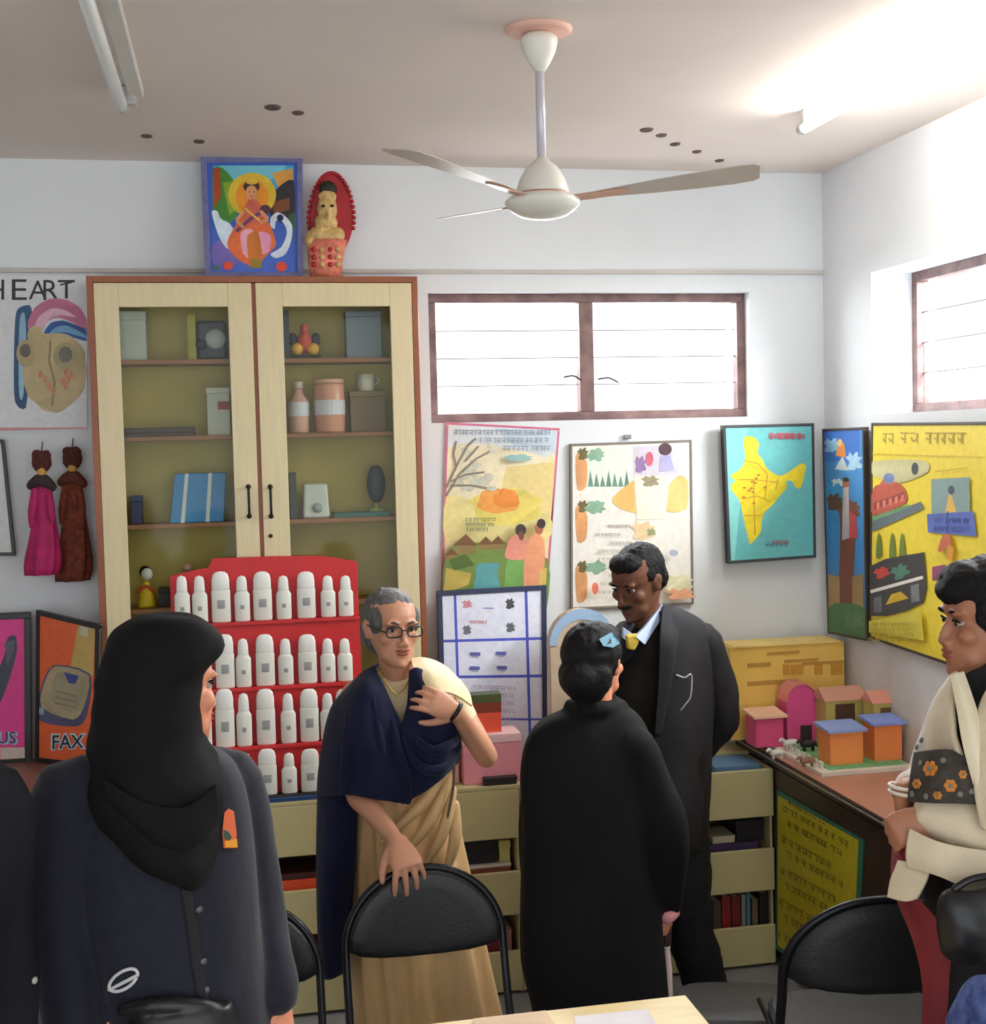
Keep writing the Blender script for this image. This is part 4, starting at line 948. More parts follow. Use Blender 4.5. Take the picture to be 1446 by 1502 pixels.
mb.loft(prof).build('flower_base', M_FP, fg, smooth=True)
for i in range(12):
    px_ = 460 + (i % 4) * 12; py_ = 366 + (i // 4) * 11; MB().ball(P(px_, py_, Y - .033), (4 * s, .006, 4 * s), 8).build('flower_boss', M_FG if i % 2 else M_FR, fg, smooth=True)
# ---- posters of the back wall
k6 = cz(620, 400, 2.493)
pc = [(654, 619), (821, 628), (797, 948), (644, 935)]
r, A = board('poster', 'pink-bordered village poster with tree and orange sun under the back window', 'poster', pc, lambda x, y: P(x, y, YB - .004), .003, .010, mat('pink_tape', (206, 110, 150), rough=.6), None, .001)
A.fill((240, 226, 176))
def Pz(c, *pts): A.poly(k6(*pts), c)
def Ez(c, x, y, rx, ry, **kw): (X, Y_), = k6((x, y)); A.ell(X, Y_, rx / 2.493, ry / 2.493, c, **kw)
def Lz(c, wd, *pts): A.line(k6(*pts), wd / 2.493, c)
Pz((222, 228, 232), (95, 560), (495, 580), (490, 660), (380, 700), (240, 640), (100, 650)); Pz((206, 220, 232), (260, 570), (490, 580), (480, 660), (330, 640))
Pz((238, 226, 190), (92, 650), (250, 640), (470, 700), (470, 900), (85, 900)); Pz((244, 222, 150), (300, 720), (480, 700), (470, 960), (250, 960)); Pz((236, 222, 150), (85, 830), (220, 860), (460, 900), (450, 1000), (80, 1000))
Ez((232, 214, 110), 300, 870, 130, 70, jag=.1); Ez((236, 160, 76), 270, 850, 78, 46, jag=.12, n=16); Ez((236, 146, 60), 300, 840, 50, 36, jag=.15, n=14)
for i in range(26):
    rr = random.Random(i); Ez((206, 206, 186), 120 + rr.random() * 130, 640 + rr.random() * 170, 16, 10, jag=.4, seed=i, n=9)
for pts in (((84, 830), (130, 750), (190, 690), (240, 660)), ((84, 800), (120, 720), (160, 640), (190, 610)), ((90, 780), (150, 750), (220, 740)), ((120, 720), (110, 670), (120, 620)), ((150, 700), (200, 640)), ((100, 790), (170, 790), (230, 800))): Lz((140, 132, 116), 7, *pts)
for i in range(3): x0, y0 = k6((115, 578 + i * 26))[0]; x1 = k6((480, 0))[0][0]; A.hand(x0 + i * 34, y0 + i * 2, x1 - 6, y0 + 7 + i * 2, (132, 142, 160), seed=i + 3, wd=1.1)
Ez((150, 190, 186), 340, 685, 50, 14, jag=.2)
for i in range(3): x0, y0 = k6((150, 912 + i * 18))[0]; A.hand(x0, y0, x0 + 46 - i * 6, y0 + 5, (130, 140, 100), seed=i + 13, wd=1.1)
Pz((120, 146, 70), (85, 1030), (170, 1000), (300, 1010), (450, 1060), (445, 1240), (70, 1240)); Pz((196, 176, 86), (80, 1090), (170, 1110), (160, 1150), (70, 1180))
for (x, y, h) in ((150, 1005, 36), (222, 1002, 24), (266, 1000, 24), (100, 1040, 20)): Pz((120, 86, 50), (x - h * 1.3, y + 6), (x, y - h), (x + h * 1.2, y + 6)); Pz((150, 126, 74), (x - h, y + 6), (x + h, y + 6), (x + h, y + h), (x - h, y + h))
Pz((96, 166, 170), (190, 1078), (272, 1074), (264, 1110), (280, 1240), (170, 1240), (186, 1120)); Pz((84, 110, 50), (90, 1060), (150, 1040), (180, 1080), (110, 1100))
Pz((120, 170, 90), (300, 1050), (360, 1050), (372, 1140), (380, 1230), (290, 1230)); Pz((232, 150, 130), (290, 1040), (310, 985), (350, 968), (372, 1000), (360, 1060), (300, 1060)); Ez((70, 56, 50), 348, 955, 20, 22); Ez((120, 80, 60), 350, 975, 10, 18)
Pz((236, 160, 120), (360, 1060), (376, 990), (410, 968), (436, 1000), (436, 1110), (420, 1220), (366, 1220)); Ez((180, 110, 80), 416, 950, 16, 22); Ez((60, 44, 44), 424, 932, 16, 18); Pz((230, 196, 110), (420, 1100), (446, 1090), (440, 1180), (410, 1190))
A.done(r)
# white chart with clip
pc = [(835, 651), (1013, 645), (1016, 886), (836, 894)]
r, A = board('wall_chart', 'white plant and people chart in a thin grey frame behind the man', 'chart', pc, lambda x, y: P(x, y, YB - .004), .010, .009, mat('grey_brown_frame', (128, 118, 108), rough=.5), None, .004)
A.fill((240, 236, 226)); q = P(920, 642, YB - .006)
MB().box((q.x - .014, YB - .016, q.z - .004), (q.x + .014, YB - .004, q.z + .012)).build('hanger', mat('steel_clip', (150, 150, 150), metal=.8, rough=.3), r, bevel=.002)
Pz((226, 234, 220), (548, 640), (752, 640), (752, 780), (548, 790)); Pz((222, 214, 228), (764, 636), (932, 630), (932, 736), (764, 750))
for i in range(7): x = 600 + i * 22; Pz((110, 150, 130), (x, 780), (x + 9, 720 + (i % 3) * 10), (x + 20, 780))
for y0 in (640, 830, 1050): Pz((222, 160, 106), (556, y0 + 30), (580, y0 + 20), (598, y0 + 60), (594, y0 + 140), (562, y0 + 150)); Ez((110, 100, 60), 582, y0 + 22, 18, 22, jag=.3); Ez((140, 180, 150), 630, y0 + 24, 34, 22, jag=.3, seed=y0)
Pz((236, 190, 110), (690, 820), (800, 740), (820, 840), (806, 880), (720, 860)); Pz((238, 204, 130), (880, 800), (930, 740), (966, 760), (960, 860), (890, 870)); Pz((240, 232, 206), (770, 740), (900, 740), (880, 900), (780, 900))
Ez((160, 150, 120), 826, 760, 30, 20, jag=.3); Ez((90, 60, 70), 882, 645, 24, 22); Pz((180, 176, 220), (866, 670), (900, 664), (916, 720), (860, 724)); Ez((206, 100, 120), 824, 680, 14, 26); Ez((150, 120, 170), 790, 700, 20, 30, jag=.3)
Ez((236, 206, 160), 800, 940, 40, 34, jag=.3); Ez((160, 164, 120), 830, 945, 16, 14, jag=.3)
for i in range(9): rr = random.Random(i); x0, y0 = k6((620 + rr.random() * 60, 920 + i * 30))[0]; A.hand(x0, y0, x0 + 34, y0 + 4, (176, 170, 160), seed=i, wd=.9)
Ez((222, 120, 90), 620, 1150, 12, 22); Ez((226, 222, 180), 920, 1130, 50, 30, jag=.3); Ez((236, 170, 130), 930, 1170, 50, 20, jag=.4); Ez((170, 180, 200), 905, 1020, 16, 12)
Lz((210, 200, 190), 3, (762, 640), (770, 1210)); A.done(r)
# map of the country
pc = [(1056, 624), (1189, 621), (1192, 817), (1064, 826)]
r, A = board('wall_map', 'turquoise board with a yellow map of India on the back wall near the corner', 'map', pc, lambda x, y: P(x, y, YB - .036), .030, .011, mat('dark_grey_map_frame', (58, 62, 66), rough=.5), None, .003)
A.fill((108, 194, 194)); Pz((132, 208, 204), (1090, 560), (1180, 560), (1130, 1050), (1100, 1050))
IND = ((1165, 605), (1195, 600), (1220, 625), (1215, 660), (1235, 690), (1250, 720), (1290, 745), (1318, 738), (1350, 715), (1375, 700), (1390, 710), (1385, 740), (1370, 792), (1350, 785), (1340, 765), (1320, 765), (1320, 790), (1295, 820), (1270, 850), (1240, 880), (1230, 910), (1225, 950), (1190, 992), (1180, 970), (1165, 910), (1155, 860), (1145, 830), (1120, 800), (1115, 780), (1132, 765), (1115, 745), (1140, 730), (1160, 710), (1170, 680), (1165, 640))
Pz((238, 214, 40), *IND)
for pts in (((1165, 690), (1215, 700), (1250, 740)), ((1140, 760), (1200, 760), (1290, 770)), ((1155, 830), (1215, 820), (1260, 840)), ((1165, 890), (1225, 890)), ((1200, 760), (1205, 960)), ((1250, 740), (1240, 830)), ((1290, 760), (1280, 800))): Lz((206, 160, 40), 4, *pts)
for i in range(12): rr = random.Random(i + 40); Ez((196, 130, 50), 1160 + rr.random() * 90, 740 + rr.random() * 120, 6, 4)
x0, y0 = k6((1255, 590))[0]; x1, y1 = k6((1388, 612))[0]; A.hand(x0, y0, x1, y1, (196, 92, 104), seed=9, wd=2.2); A.hand(x0, y0 + 2, x1, y1 - 1, (176, 90, 104), seed=19, wd=2)
x0, y0 = k6((1240, 975))[0]; A.hand(x0, y0 + 3, x0 + 34, y0 + 10, (74, 110, 150), seed=5, wd=1.2, bar=False); A.hand(x0 + 10, y0 + 2, x0 + 34, y0 + 7, (186, 100, 110), seed=6, wd=1.3)
A.done(r)
# narrow picture and yellow poster on the right wall
k7 = cz(1040, 370, 2.463)
def Pz(c, *pts): A.poly(k7(*pts), c)
def Ez(c, x, y, rx, ry, **kw): (X, Y_), = k7((x, y)); A.ell(X, Y_, rx / 2.463, ry / 2.463, c, **kw)
def Lz(c, wd, *pts): A.line(k7(*pts), wd / 2.463, c)
pc = [(1213, 629), (1274, 626), (1279, 940), (1221, 929)]
r, A = board('framed_picture', 'narrow tall painting of a figure in a tree on the right wall', 'picture', pc, lambda x, y: PX(x, y, XR - .024), .018, .010, mat('dark_brown_frame', (66, 52, 44), rough=.5), None, .004)
A.fill((66, 140, 206)); Pz((60, 110, 196), (425, 645), (560, 640), (560, 760), (430, 760)); Ez((150, 196, 230), 460, 700, 30, 26, jag=.4); Ez((170, 206, 232), 540, 760, 26, 34, jag=.4); Ez((200, 216, 230), 480, 840, 20, 16, jag=.3); Ez((60, 150, 210), 470, 900, 36, 60, jag=.2)
Pz((206, 216, 222), (470, 790), (500, 740), (522, 795)); Pz((226, 140, 60), (474, 740), (484, 695), (506, 690), (512, 745)); Ez((236, 190, 120), 490, 690, 9, 14)
Pz((126, 66, 46), (485, 1330), (490, 1100), (488, 950), (446, 920), (456, 890), (500, 910), (520, 900), (550, 930), (545, 1060), (530, 1300)); Ez((96, 60, 46), 470, 910, 26, 32, jag=.3); Ez((130, 70, 50), 540, 940, 20, 30, jag=.3)
Pz((190, 180, 190), (498, 1050), (502, 860), (522, 850), (526, 1040)); Ez((180, 100, 70), 512, 842, 12, 16); Ez((50, 36, 36), 512, 828, 12, 9); Pz((206, 70, 80), (524, 1045), (526, 940), (548, 960), (556, 1040))
Pz((170, 140, 84), (448, 1170), (490, 1180), (490, 1290), (448, 1290)); Pz((170, 140, 84), (535, 1180), (575, 1170), (575, 1290), (535, 1290)); Pz((70, 120, 66), (448, 1290), (490, 1270), (580, 1290), (580, 1400), (448, 1370)); Ez((90, 130, 90), 540, 1330, 34, 30, jag=.3)
A.done(r)
pc = [(1284, 620), (1560, 617), (1560, 1030), (1281, 936)]
r, A = board('poster', 'large yellow poster with drawn machines and buildings on the right wall', 'poster', pc, lambda x, y: PX(x, y, XR - .02), .014, .010, mat('dark_brown_frame', (66, 52, 44), rough=.5), None, .004)
A.fill((240, 216, 60))
for (a, b, y0, y1) in ((640, 680, 655, 690), (705, 760, 652, 688), (795, 950, 652, 690)):
    p0 = k7((a, y0))[0]; p1 = k7((b, y1))[0]; A.hand(p0[0], p0[1], p1[0], p1[1], (176, 150, 36), seed=a, wd=2)
Lz((214, 190, 60), 4, (605, 725), (1000, 735))
Pz((206, 200, 150), (606, 752), (790, 748), (806, 790), (700, 830), (606, 800)); Ez((60, 66, 80), 760, 778, 13, 22)
Pz((190, 84, 70), (608, 850), (640, 832), (690, 825), (722, 850), (726, 900), (606, 946)); Pz((200, 100, 90), (628, 840), (660, 795), (690, 835)); Ez((120, 140, 190), 666, 812, 20, 18); Pz((150, 60, 56), (612, 900), (722, 860), (722, 880), (612, 925))
for i in range(5): x = 622 + i * 22; Pz((222, 130, 110), (x, 925 - i * 7), (x, 900 - i * 7), (x + 10, 896 - i * 7), (x + 10, 921 - i * 7))
Pz((100, 112, 120), (606, 960), (780, 896), (794, 920), (606, 1004)); Pz((110, 160, 110), (606, 950), (740, 905), (745, 915), (606, 965))
for x in (630, 678, 714): Pz((110, 130, 50), (x - 10, 1100), (x - 8, 1040), (x, 1006), (x + 8, 1040), (x + 10, 1090))
Pz((62, 60, 62), (600, 1128), (780, 1080), (794, 1095), (790, 1260), (600, 1310)); Lz((236, 232, 226), 12, (600, 1222), (790, 1168)); Ez((206, 66, 60), 640, 1152, 26, 20, jag=.3, rot=-.3); Ez((80, 130, 110), 706, 1148, 30, 26, jag=.35, rot=-.4); Pz((226, 190, 40), (655, 1270), (675, 1232), (710, 1220), (738, 1245)); Pz((120, 124, 130), (745, 1200), (775, 1190), (778, 1255), (748, 1262)); Pz((110, 112, 120), (612, 1245), (640, 1236), (642, 1295), (612, 1300))
Pz((126, 152, 150), (820, 815), (960, 808), (962, 940), (822, 945)); Pz((90, 110, 190), (805, 940), (975, 930), (985, 1020), (808, 1005)); Pz((236, 190, 90), (872, 935), (888, 850), (912, 932)); Ez((70, 80, 96), 894, 854, 12, 16); Lz((60, 80, 150), 6, (880, 930), (880, 1010))
for y in (955, 985): p0 = k7((830, y))[0]; p1 = k7((960, y + 16))[0]; A.hand(p0[0], p0[1], p1[0], p1[1], (70, 90, 160), seed=y, wd=1.4)
Pz((206, 110, 80), (868, 1015), (890, 1015), (900, 1050), (862, 1075), (850, 1070)); Pz((226, 160, 60), (885, 1050), (910, 1060), (900, 1110), (880, 1100)); Lz((190, 170, 50), 4, (840, 788), (960, 774)); Pz((150, 70, 110), (830, 1130), (880, 1120), (880, 1180), (830, 1180))
Pz((214, 200, 70), (600, 1330), (790, 1290), (800, 1400), (600, 1370))
for i in range(4): p0 = k7((610, 1335 + i * 14))[0]; p1 = k7((770, 1350 + i * 14))[0]; A.hand(p0[0], p0[1] + i * 2, p1[0], p0[1] + i * 2 + 5, (190, 176, 66), seed=i + 60, wd=1)
A.done(r)
# blue-lined whiteboard leaning on the unit
pc = [(640, 867), (800, 858), (812, 1118), (655, 1142)]
qq = [P(640, 867, 4.93), P(800, 858, 4.93), P(806, 1132, 4.80), P(650, 1142, 4.80)]
for v in qq[2:]: v.z = .752
qq[2] = Vector((qq[2].x, 4.845, .7525)); qq[3] = Vector((qq[3].x, 4.845, .7525))

r, n = panel('display_board', 'navy-framed white board ruled with blue lines standing behind the pink box', 'board', qq, .012, .019, mat('navy_frame', (40, 50, 84), rough=.4), M_BKG, None, .006)
A = Art(pc, qq, .0126); A.fill((226, 230, 246)); BL = (74, 88, 200)
A.line([(667, 866), (684, 1130)], 4, BL); A.line([(771, 860), (788, 1120)], 4, BL); A.line([(643, 944), (802, 936)], 4, BL); A.line([(650, 998), (806, 990)], 4, BL); A.line([(656, 1060), (810, 1052)], 3, BL)
A.ell(686, 887, 7, 6, (206, 140, 150), jag=.3); A.ell(749, 886, 6, 8, (70, 74, 80), jag=.3); A.rect(710, 892, 726, 894, (150, 150, 210)); A.ell(687, 926, 6, 7, (110, 110, 120), jag=.3); A.ell(751, 921, 6, 7, (96, 100, 110), jag=.3)
A.hand(690, 912, 718, 916, (214, 150, 160), seed=2, wd=1.2)
for (x, y) in ((700, 962), (738, 960), (700, 983), (740, 981)): A.rect(x - 7, y - 3, x + 8, y + 2, (96, 100, 176)); A.rect(x - 4, y + 3, x + 6, y + 4.5, (170, 170, 210))
for i in range(5): A.hand(700, 1008 + i * 11, 760, 1013 + i * 11, (196, 176, 196), seed=i + 4, wd=1)
A.done(r)
# pale arched model behind the heads
Yq = 4.72; cq = P(855, 960, Yq)
t = thing('arched_model', 'white and blue arched cardboard model behind the two talking people', 'model', (cq.x, Yq + .05, .751))
w_ = P(902, 940, Yq).x - cq.x; zc_ = P(855, 945, Yq).z; ht = P(855, 894, Yq).z - zc_
arc = [(cq.x + w_ * math.cos(a), Yq, zc_ + ht * math.sin(a)) for a in [math.pi * i / 14 for i in range(15)]]
MB().prism([(cq.x - w_, Yq, .751)] and [(cq.x + w_, Yq, .7512)] + arc + [(cq.x - w_, Yq, .7512)], (0, .06, 0)).build('arch_board', mat('tan_card', (206, 186, 160), rough=.7), t, bevel=.002)
a1 = [(cq.x + w_ * 1.02 * math.cos(a), Yq - .004, zc_ + ht * 1.03 * math.sin(a)) for a in [math.pi * i / 14 for i in range(15)]]
a2 = [(cq.x + w_ * .8 * math.cos(a), Yq - .004, zc_ + ht * .72 * math.sin(a)) for a in [math.pi * i / 14 for i in range(14, -1, -1)]]
MB().prism(a1 + a2, (0, .0035, 0)).build('blue_rim', mat('pale_blue_card', (160, 190, 222), rough=.6), t)
# ------------------------------------------------------------------ people
def V(*a): return Vector(a)
def frame(d, up=(0, 0, 1)):
    """axes with y along d, z near up"""
    y = Vector(d).normalized(); z = Vector(up); z = (z - y * z.dot(y)).normalized(); x = y.cross(z)
    return Matrix((x, y, z)).transposed()
SKULL = [(-.112, .078, .030, .016, 2.0), (-.104, .088, .010, .030, 2.0), (-.088, .092, -.012, .044, 2.2), (-.066, .091, -.036, .053, 2.3), (-.042, .090, -.062, .060, 2.3), (-.016, .084, -.082, .066, 2.3), (.004, .078, -.092, .069, 2.3), (.022, .086, -.098, .072, 2.3), (.046, .086, -.100, .074, 2.2), (.070, .076, -.094, .070, 2.1), (.090, .056, -.076, .058, 2.0), (.104, .030, -.050, .038, 2.0), (.112, .004, -.024, .014, 2.0)]
class Head:
    def __init__(s, c, d, up=(0, 0, 1), k=1.0): s.c = Vector(c); s.R = frame(d, up); s.k = k
    def __call__(s, x, y, z): return s.c + s.R @ (Vector((x, y, z)) * s.k)
    def add(s, mb, ears=True, nose=1.0):
        mb.loft([[s(*q) for q in ring((0, (f + b) / 2, z), w_, (f - b) / 2, 28, p=p)] for z, f, b, w_, p in SKULL])
        R, k = s.R, s.k
        def ball(c, r): mb.ball(s(*c), tuple(q * k for q in r), M=R)
        mb.tube([s(0, .078, .012), s(0, .090 + .002 * (nose - 1), -.006), s(0, .096 + .008 * nose, -.026), s(0, .096 + .011 * nose, -.035)], [.008 * k, .008 * k, .010 * k * nose, .010 * k * nose], 10)
        for sx in (-1, 1):
            ball((sx * .011, .096, -.038), (.009, .011, .008)); ball((sx * .030, .080, .024), (.026, .012, .008))
            ball((sx * .042, .062, -.022), (.022, .022, .020)); ball((sx * .036, .050, -.070), (.018, .026, .022))
            if ears:
                ball((sx * .073, -.008, -.004), (.009, .019, .031)); ball((sx * .079, -.016, .008), (.008, .012, .018))
        ball((0, .086, -.056), (.024, .013, .007)); ball((0, .086, -.068), (.020, .013, .008)); ball((0, .080, -.098), (.018, .016, .014))
    def details(s, root, skin_lip, brow, lidded=True):
        R, k = s.R, s.k
        for sx in (-1, 1):
            e = MB().ball(s(sx * .031, .0735, .003), tuple(q * k for q in (.0130, .0100, .0056)), 14, R).build('eye', MATS['eye_white'], root, smooth=True)
            MB().ball(s(sx * .031, .0825, .003), tuple(q * k for q in (.0060, .0030, .0056)), 12, R).build('iris', MATS['dark_iris'], e, smooth=True)
            MB().tube([s(sx * .016, .0885, .023), s(sx * .030, .0905, .0275), s(sx * .046, .080, .024)], [.0022 * k, .0034 * k, .002 * k], 8).build('eyebrow', brow, root, smooth=True)
            MB().tube([s(sx * .018, .083, .006), s(sx * .031, .087, .011), s(sx * .044, .079, .006)], [.0018 * k, .0024 * k, .0018 * k], 8).build('eyelid', brow, root, smooth=True)
        mb = MB(); mb.ball(s(0, .0905, -.0565), tuple(q * k for q in (.0235, .0105, .0055)), 14, R); mb.ball(s(0, .0905, -.0665), tuple(q * k for q in (.019, .0105, .0062)), 14, R)
        mb.build('lips', skin_lip, root, smooth=True)
mat('eye_white', (170, 160, 152), rough=.25, var=.02); mat('dark_iris', (34, 22, 18), rough=.15, var=.1)

def add_hand(mb, wr, d, n, side, k=1.0, curl=(25, 30, 20), spread=1.0, thumb=1.0):
    """palm and five fingers at the wrist: d along the hand, n out of the palm, side = +1 thumb on d x n"""
    d = Vector(d).normalized(); n = Vector(n); n = (n - d * n.dot(d)).normalized(); t = d.cross(n) * side
    def w_(a, b, c): return wr + (d * a + t * b + n * c) * k
    rings = []
    for a, hw, ht in ((-.012, .026, .020), (.012, .030, .019), (.035, .038, .018), (.060, .042, .016), (.082, .042, .013), (.092, .038, .009)):
        rings.append(ring(w_(a, 0, 0), hw * k, ht * k, 16, t, n, 2.4))
    mb.loft(rings)
    for i, (b, L0, r0, sp) in enumerate(((.031, .070, .0088, 9), (.0105, .078, .0092, 2), (-.0105, .073, .0088, -5), (-.030, .058, .0078, -12))):
        p = w_(.082, b, 0); pts = [w_(.060, b * .95, 0), p]; ang = 0; dirr = d
        for j, (f, c) in enumerate(zip((.46, .30, .24), curl)):
            ang += math.radians(c * (1 + .06 * i)); s_ = math.radians(sp * spread)
            v = (d * math.cos(s_) + t * math.sin(s_)); q = v * math.cos(ang) + n * math.sin(ang)
            p = p + q * (L0 * f * k); pts.append(p)
        mb.tube(pts, [r0 * k, r0 * k * 1.02, r0 * k * .95, r0 * k * .88, r0 * k * .72], 10, 3)
    a = w_(.012, .026, .004); b = w_(.040, .026 + .022 * thumb, .014); c = w_(.066, .032 + .030 * thumb, .022); e = w_(.086, .034 + .034 * thumb, .030)
    mb.tube([a, b, c, e], [.0135 * k, .0125 * k, .0105 * k, .0078 * k], 10, 3)

def add_body(mb, J, fwd, k=1.0, head=None, slim=.82, arm=.8, leg=.8):
    """torso, neck, arms and legs through the joints J as tapering limbs"""
    f = Vector((fwd[0], fwd[1], 0)).normalized(); r = Vector((f.y, -f.x, 0))
    N, H = J['neck'], J['hip']; ax = H - N
    rings = []
    for t, a, b in ((-.02, .050, .050), (.06, .085, .062), (.14, .135, .082), (.24, .152, .098), (.42, .150, .104), (.62, .128, .092), (.78, .140, .098), (.92, .160, .110), (1.04, .158, .112), (1.16, .12, .09)):
        q = 1 if t < .03 else slim; rings.append(ring(N + ax * t, a * k * q, b * k * q, 26, r, f, 2.3))
    mb.loft(rings)
    if head: mb.tube([N + V(0, 0, -.03), (N + head.c) / 2 - f * .004, head(0, -.022, -.03)], [.058 * k, .052 * k, .056 * k], 16)
    for s in ('L', 'R'):
        S, E, W = J['sh' + s], J['el' + s], J['wr' + s]
        mb.tube([S.lerp(N, .25), S, S.lerp(E, .45), E, E.lerp(W, .3), E.lerp(W, .75), W], [.052 * k * arm, .052 * k * arm, .045 * k * arm, .037 * k * arm, .037 * k * arm, .028 * k * (arm + 1) / 2, .0245 * k], 14)
        Hp = H + r * (.085 * k * (1 if s == 'R' else -1)); K, A_ = J['kn' + s], J['an' + s]
        mb.tube([Hp + V(0, 0, .03), Hp, Hp.lerp(K, .5), K, K.lerp(A_, .35), K.lerp(A_, .8), A_], [.085 * k * leg, .088 * k * leg, .075 * k * leg, .056 * k * leg, .054 * k * leg, .040 * k * leg, .036 * k], 14)
        mb.tube([A_ + V(0, 0, -.02) - f * .03, A_ + V(0, 0, -.04) + f * .06, A_ + V(0, 0, -.05) + f * .16], [.036 * k, .034 * k, .022 * k], 12)
def legs(J, hip, f, k=1.0, bend=0.0):
    f = Vector((f[0], f[1], 0)).normalized(); r = Vector((f.y, -f.x, 0))
    for s, q in (('R', 1), ('L', -1)):
        b = Vector((hip.x, hip.y, 0)) + r * .09 * k * q
        J['an' + s] = b + V(0, 0, .075); J['kn' + s] = b + V(0, 0, .44 * k) + f * .01
def rows_loft(rows, Y, n=36, off=0.0, p=2.2, mod=None):
    """horizontal ellipses from (py, x left, x right, half depth[, depth shift])"""
    o = []
    for i, rw in enumerate(rows):
        py, xl, xr_, b = rw[:4]; dy = rw[4] if len(rw) > 4 else 0
        a, c = P(xl, py, Y + off + dy), P(xr_, py, Y + off + dy); m_ = (a + c) / 2
        o.append(ring(m_, (c - a).length / 2, b, n, p=p, mod=(lambda t, i=i: mod(t, i / (len(rows) - 1))) if mod else None))
    return o
def smooth_rows(rows, n=3):
    w_ = max(len(r) for r in rows); rows = [list(r) + [0] * (w_ - len(r)) for r in rows]
    cols = [[x.x for x in catmull([Vector((r[j], 0, 0)) for r in rows], n)] for j in range(w_)]
    return [tuple(c[i] for c in cols) for i in range(len(cols[0]))]
def pts3(Y, *l): return [P(x, y, Y + d) for x, y, d in l]
def sheet(rows, Y, name, material, root, th=.006, nu=9, nv=9, wr=None):
    mb = MB().grid([pts3(Y, *r) for r in rows], nu, nv)
    if wr: wrinkle_grid(mb, wr[0], wr[1], wr[2])
    return mb.build(name, material, root, smooth=True, solid=th)
def disc_on(at, px, py, r, name, material, root, h=.004, lift=0.0):
    p, n = at(px, py, lift)
    if p is None: return None
    Mx = n.to_track_quat('Z', 'Y').to_matrix()
    return MB().lathe(p, [(r, 0), (r, h * .6), (r * .7, h), (r * .1, h)], 14, M=Mx).build(name, material, root, smooth=True)
def patch_on(at, pts, name, material, root, th=.002, lift=.002):
    q = [at(x, y, lift)[0] for x, y in pts]; q = [v for v in q if v is not None]
    if len(q) < 3: return None
    n = at(*pts[0])[1]
    c = sum(q, Vector()) / len(q)
    return MB().prism(q, (CAM - c).normalized() * th).build(name, material, root, bevel=.0008)

M_SK_LIGHT = mat('light_brown_skin', (196, 140, 110), rough=.5, var=.05, scale=9, bump=.05, bscale=150)
M_SK_MID = mat('brown_skin', (170, 114, 86), rough=.5, var=.06, scale=9, bump=.05, bscale=150)
M_SK_DARK = mat('dark_brown_skin', (108, 70, 52), rough=.6, spec=.3, var=.07, scale=9, bump=.05, bscale=150)
M_SK_PEACH = mat('peach_skin', (222, 146, 112), rough=.5, var=.05, scale=9)
M_LIP = mat('rose_brown_lips', (150, 84, 74), rough=.8, spec=.1); M_LIPD = mat('dark_lips', (92, 54, 46), rough=.4)
M_HAIR = mat('black_hair', (19, 17, 18), rough=.6, spec=.2, var=.3, scale=30, bump=.5, bscale=120, stretch=(3, 3, .6))
M_HAIRG = mat('grey_hair', (92, 89, 88), rough=.5, var=.4, scale=22, bump=.5, bscale=110, stretch=(3, 3, .8))
M_JKT = mat('dark_navy_jacket', (29, 30, 42), rough=.75, var=.12, scale=40, bump=.12, bscale=260, sheen=.15, spec=.25)
M_HIJ = mat('black_veil_cloth', (15, 15, 16), rough=.85, var=.1, bump=.1, bscale=260, spec=.2)
M_COAT = mat('black_wool_coat', (17, 17, 18), rough=.85, var=.12, bump=.15, bscale=220, spec=.2)
M_SUIT = mat('charcoal_suit', (40, 39, 43), rough=.75, var=.1, scale=60, bump=.1, bscale=260, spec=.25)
M_TROU = mat('dark_grey_trousers', (36, 35, 38), rough=.8, var=.12, bump=.1, bscale=240, spec=.2)
M_NAVY = mat('navy_shawl_wool', (19, 22, 50), rough=.85, var=.15, scale=20, bump=.2, bscale=200, sheen=.1, spec=.2)
M_SAREE = mat('gold_saree_silk', (206, 166, 112), rough=.5, var=.1, scale=14, bump=.1, bscale=120, sheen=.2, stretch=(3, 3, .5))
M_CREAM = mat('cream_saree_cloth', (226, 208, 164), rough=.6, var=.08, scale=16, bump=.12, bscale=140)

# ---------------- A: woman in the black veil, left foreground
YA = 2.55
pa = P(235, 1500, YA + .03)
A_ = thing('person', 'woman in black headscarf and dark navy jacket with orange badge, face turned away', 'person', (pa.x, pa.y, 0))
fA = V(.42, -.9, 0)
hA = Head(P(240, 1010, YA), V(.86, .50, -.04), k=.97)
J = dict(neck=P(232, 1100, YA + .02), hip=V(pa.x, pa.y, .88)); legs(J, J['hip'], fA)
J.update(shR=P(96, 1172, YA - .03), elR=P(88, 1350, YA - .02), wrR=P(112, 1545, YA - .06), shL=P(342, 1150, YA + .12), elL=P(376, 1320, YA + .12), wrL=P(404, 1462, YA + .04))
mb = MB(); hA.add(mb, True, .7); add_body(mb, J, fA, 1, hA, .8, .8, .6)
add_hand(mb, J['wrL'], V(.10, -.15, -1), V(-.7, .5, 0), 1, 1.0, (18, 22, 16)); add_hand(mb, J['wrR'], V(.1, -.2, -1), V(.8, .4, 0), -1, 1.0, (18, 22, 16))
fuse(mb, 'body', M_SK_PEACH, A_, .0055, 3); hA.details(A_, M_LIP, M_HAIR)
mb = MB()
mb.loft(rows_loft(smooth_rows([(1092, 190, 282, .06), (1112, 140, 330, .085), (1145, 92, 352, .105), (1200, 86, 366, .125), (1300, 108, 378, .135), (1400, 130, 384, .14), (1470, 146, 392, .145), (1560, 140, 404, .155), (1640, 132, 410, .16)]), YA + .03))
mb.tube([J['shR'] + V(.03, 0, .01), J['shR'], J['elR'], J['wrR'] + V(0, 0, .01)], [.058, .064, .057, .048], 18)
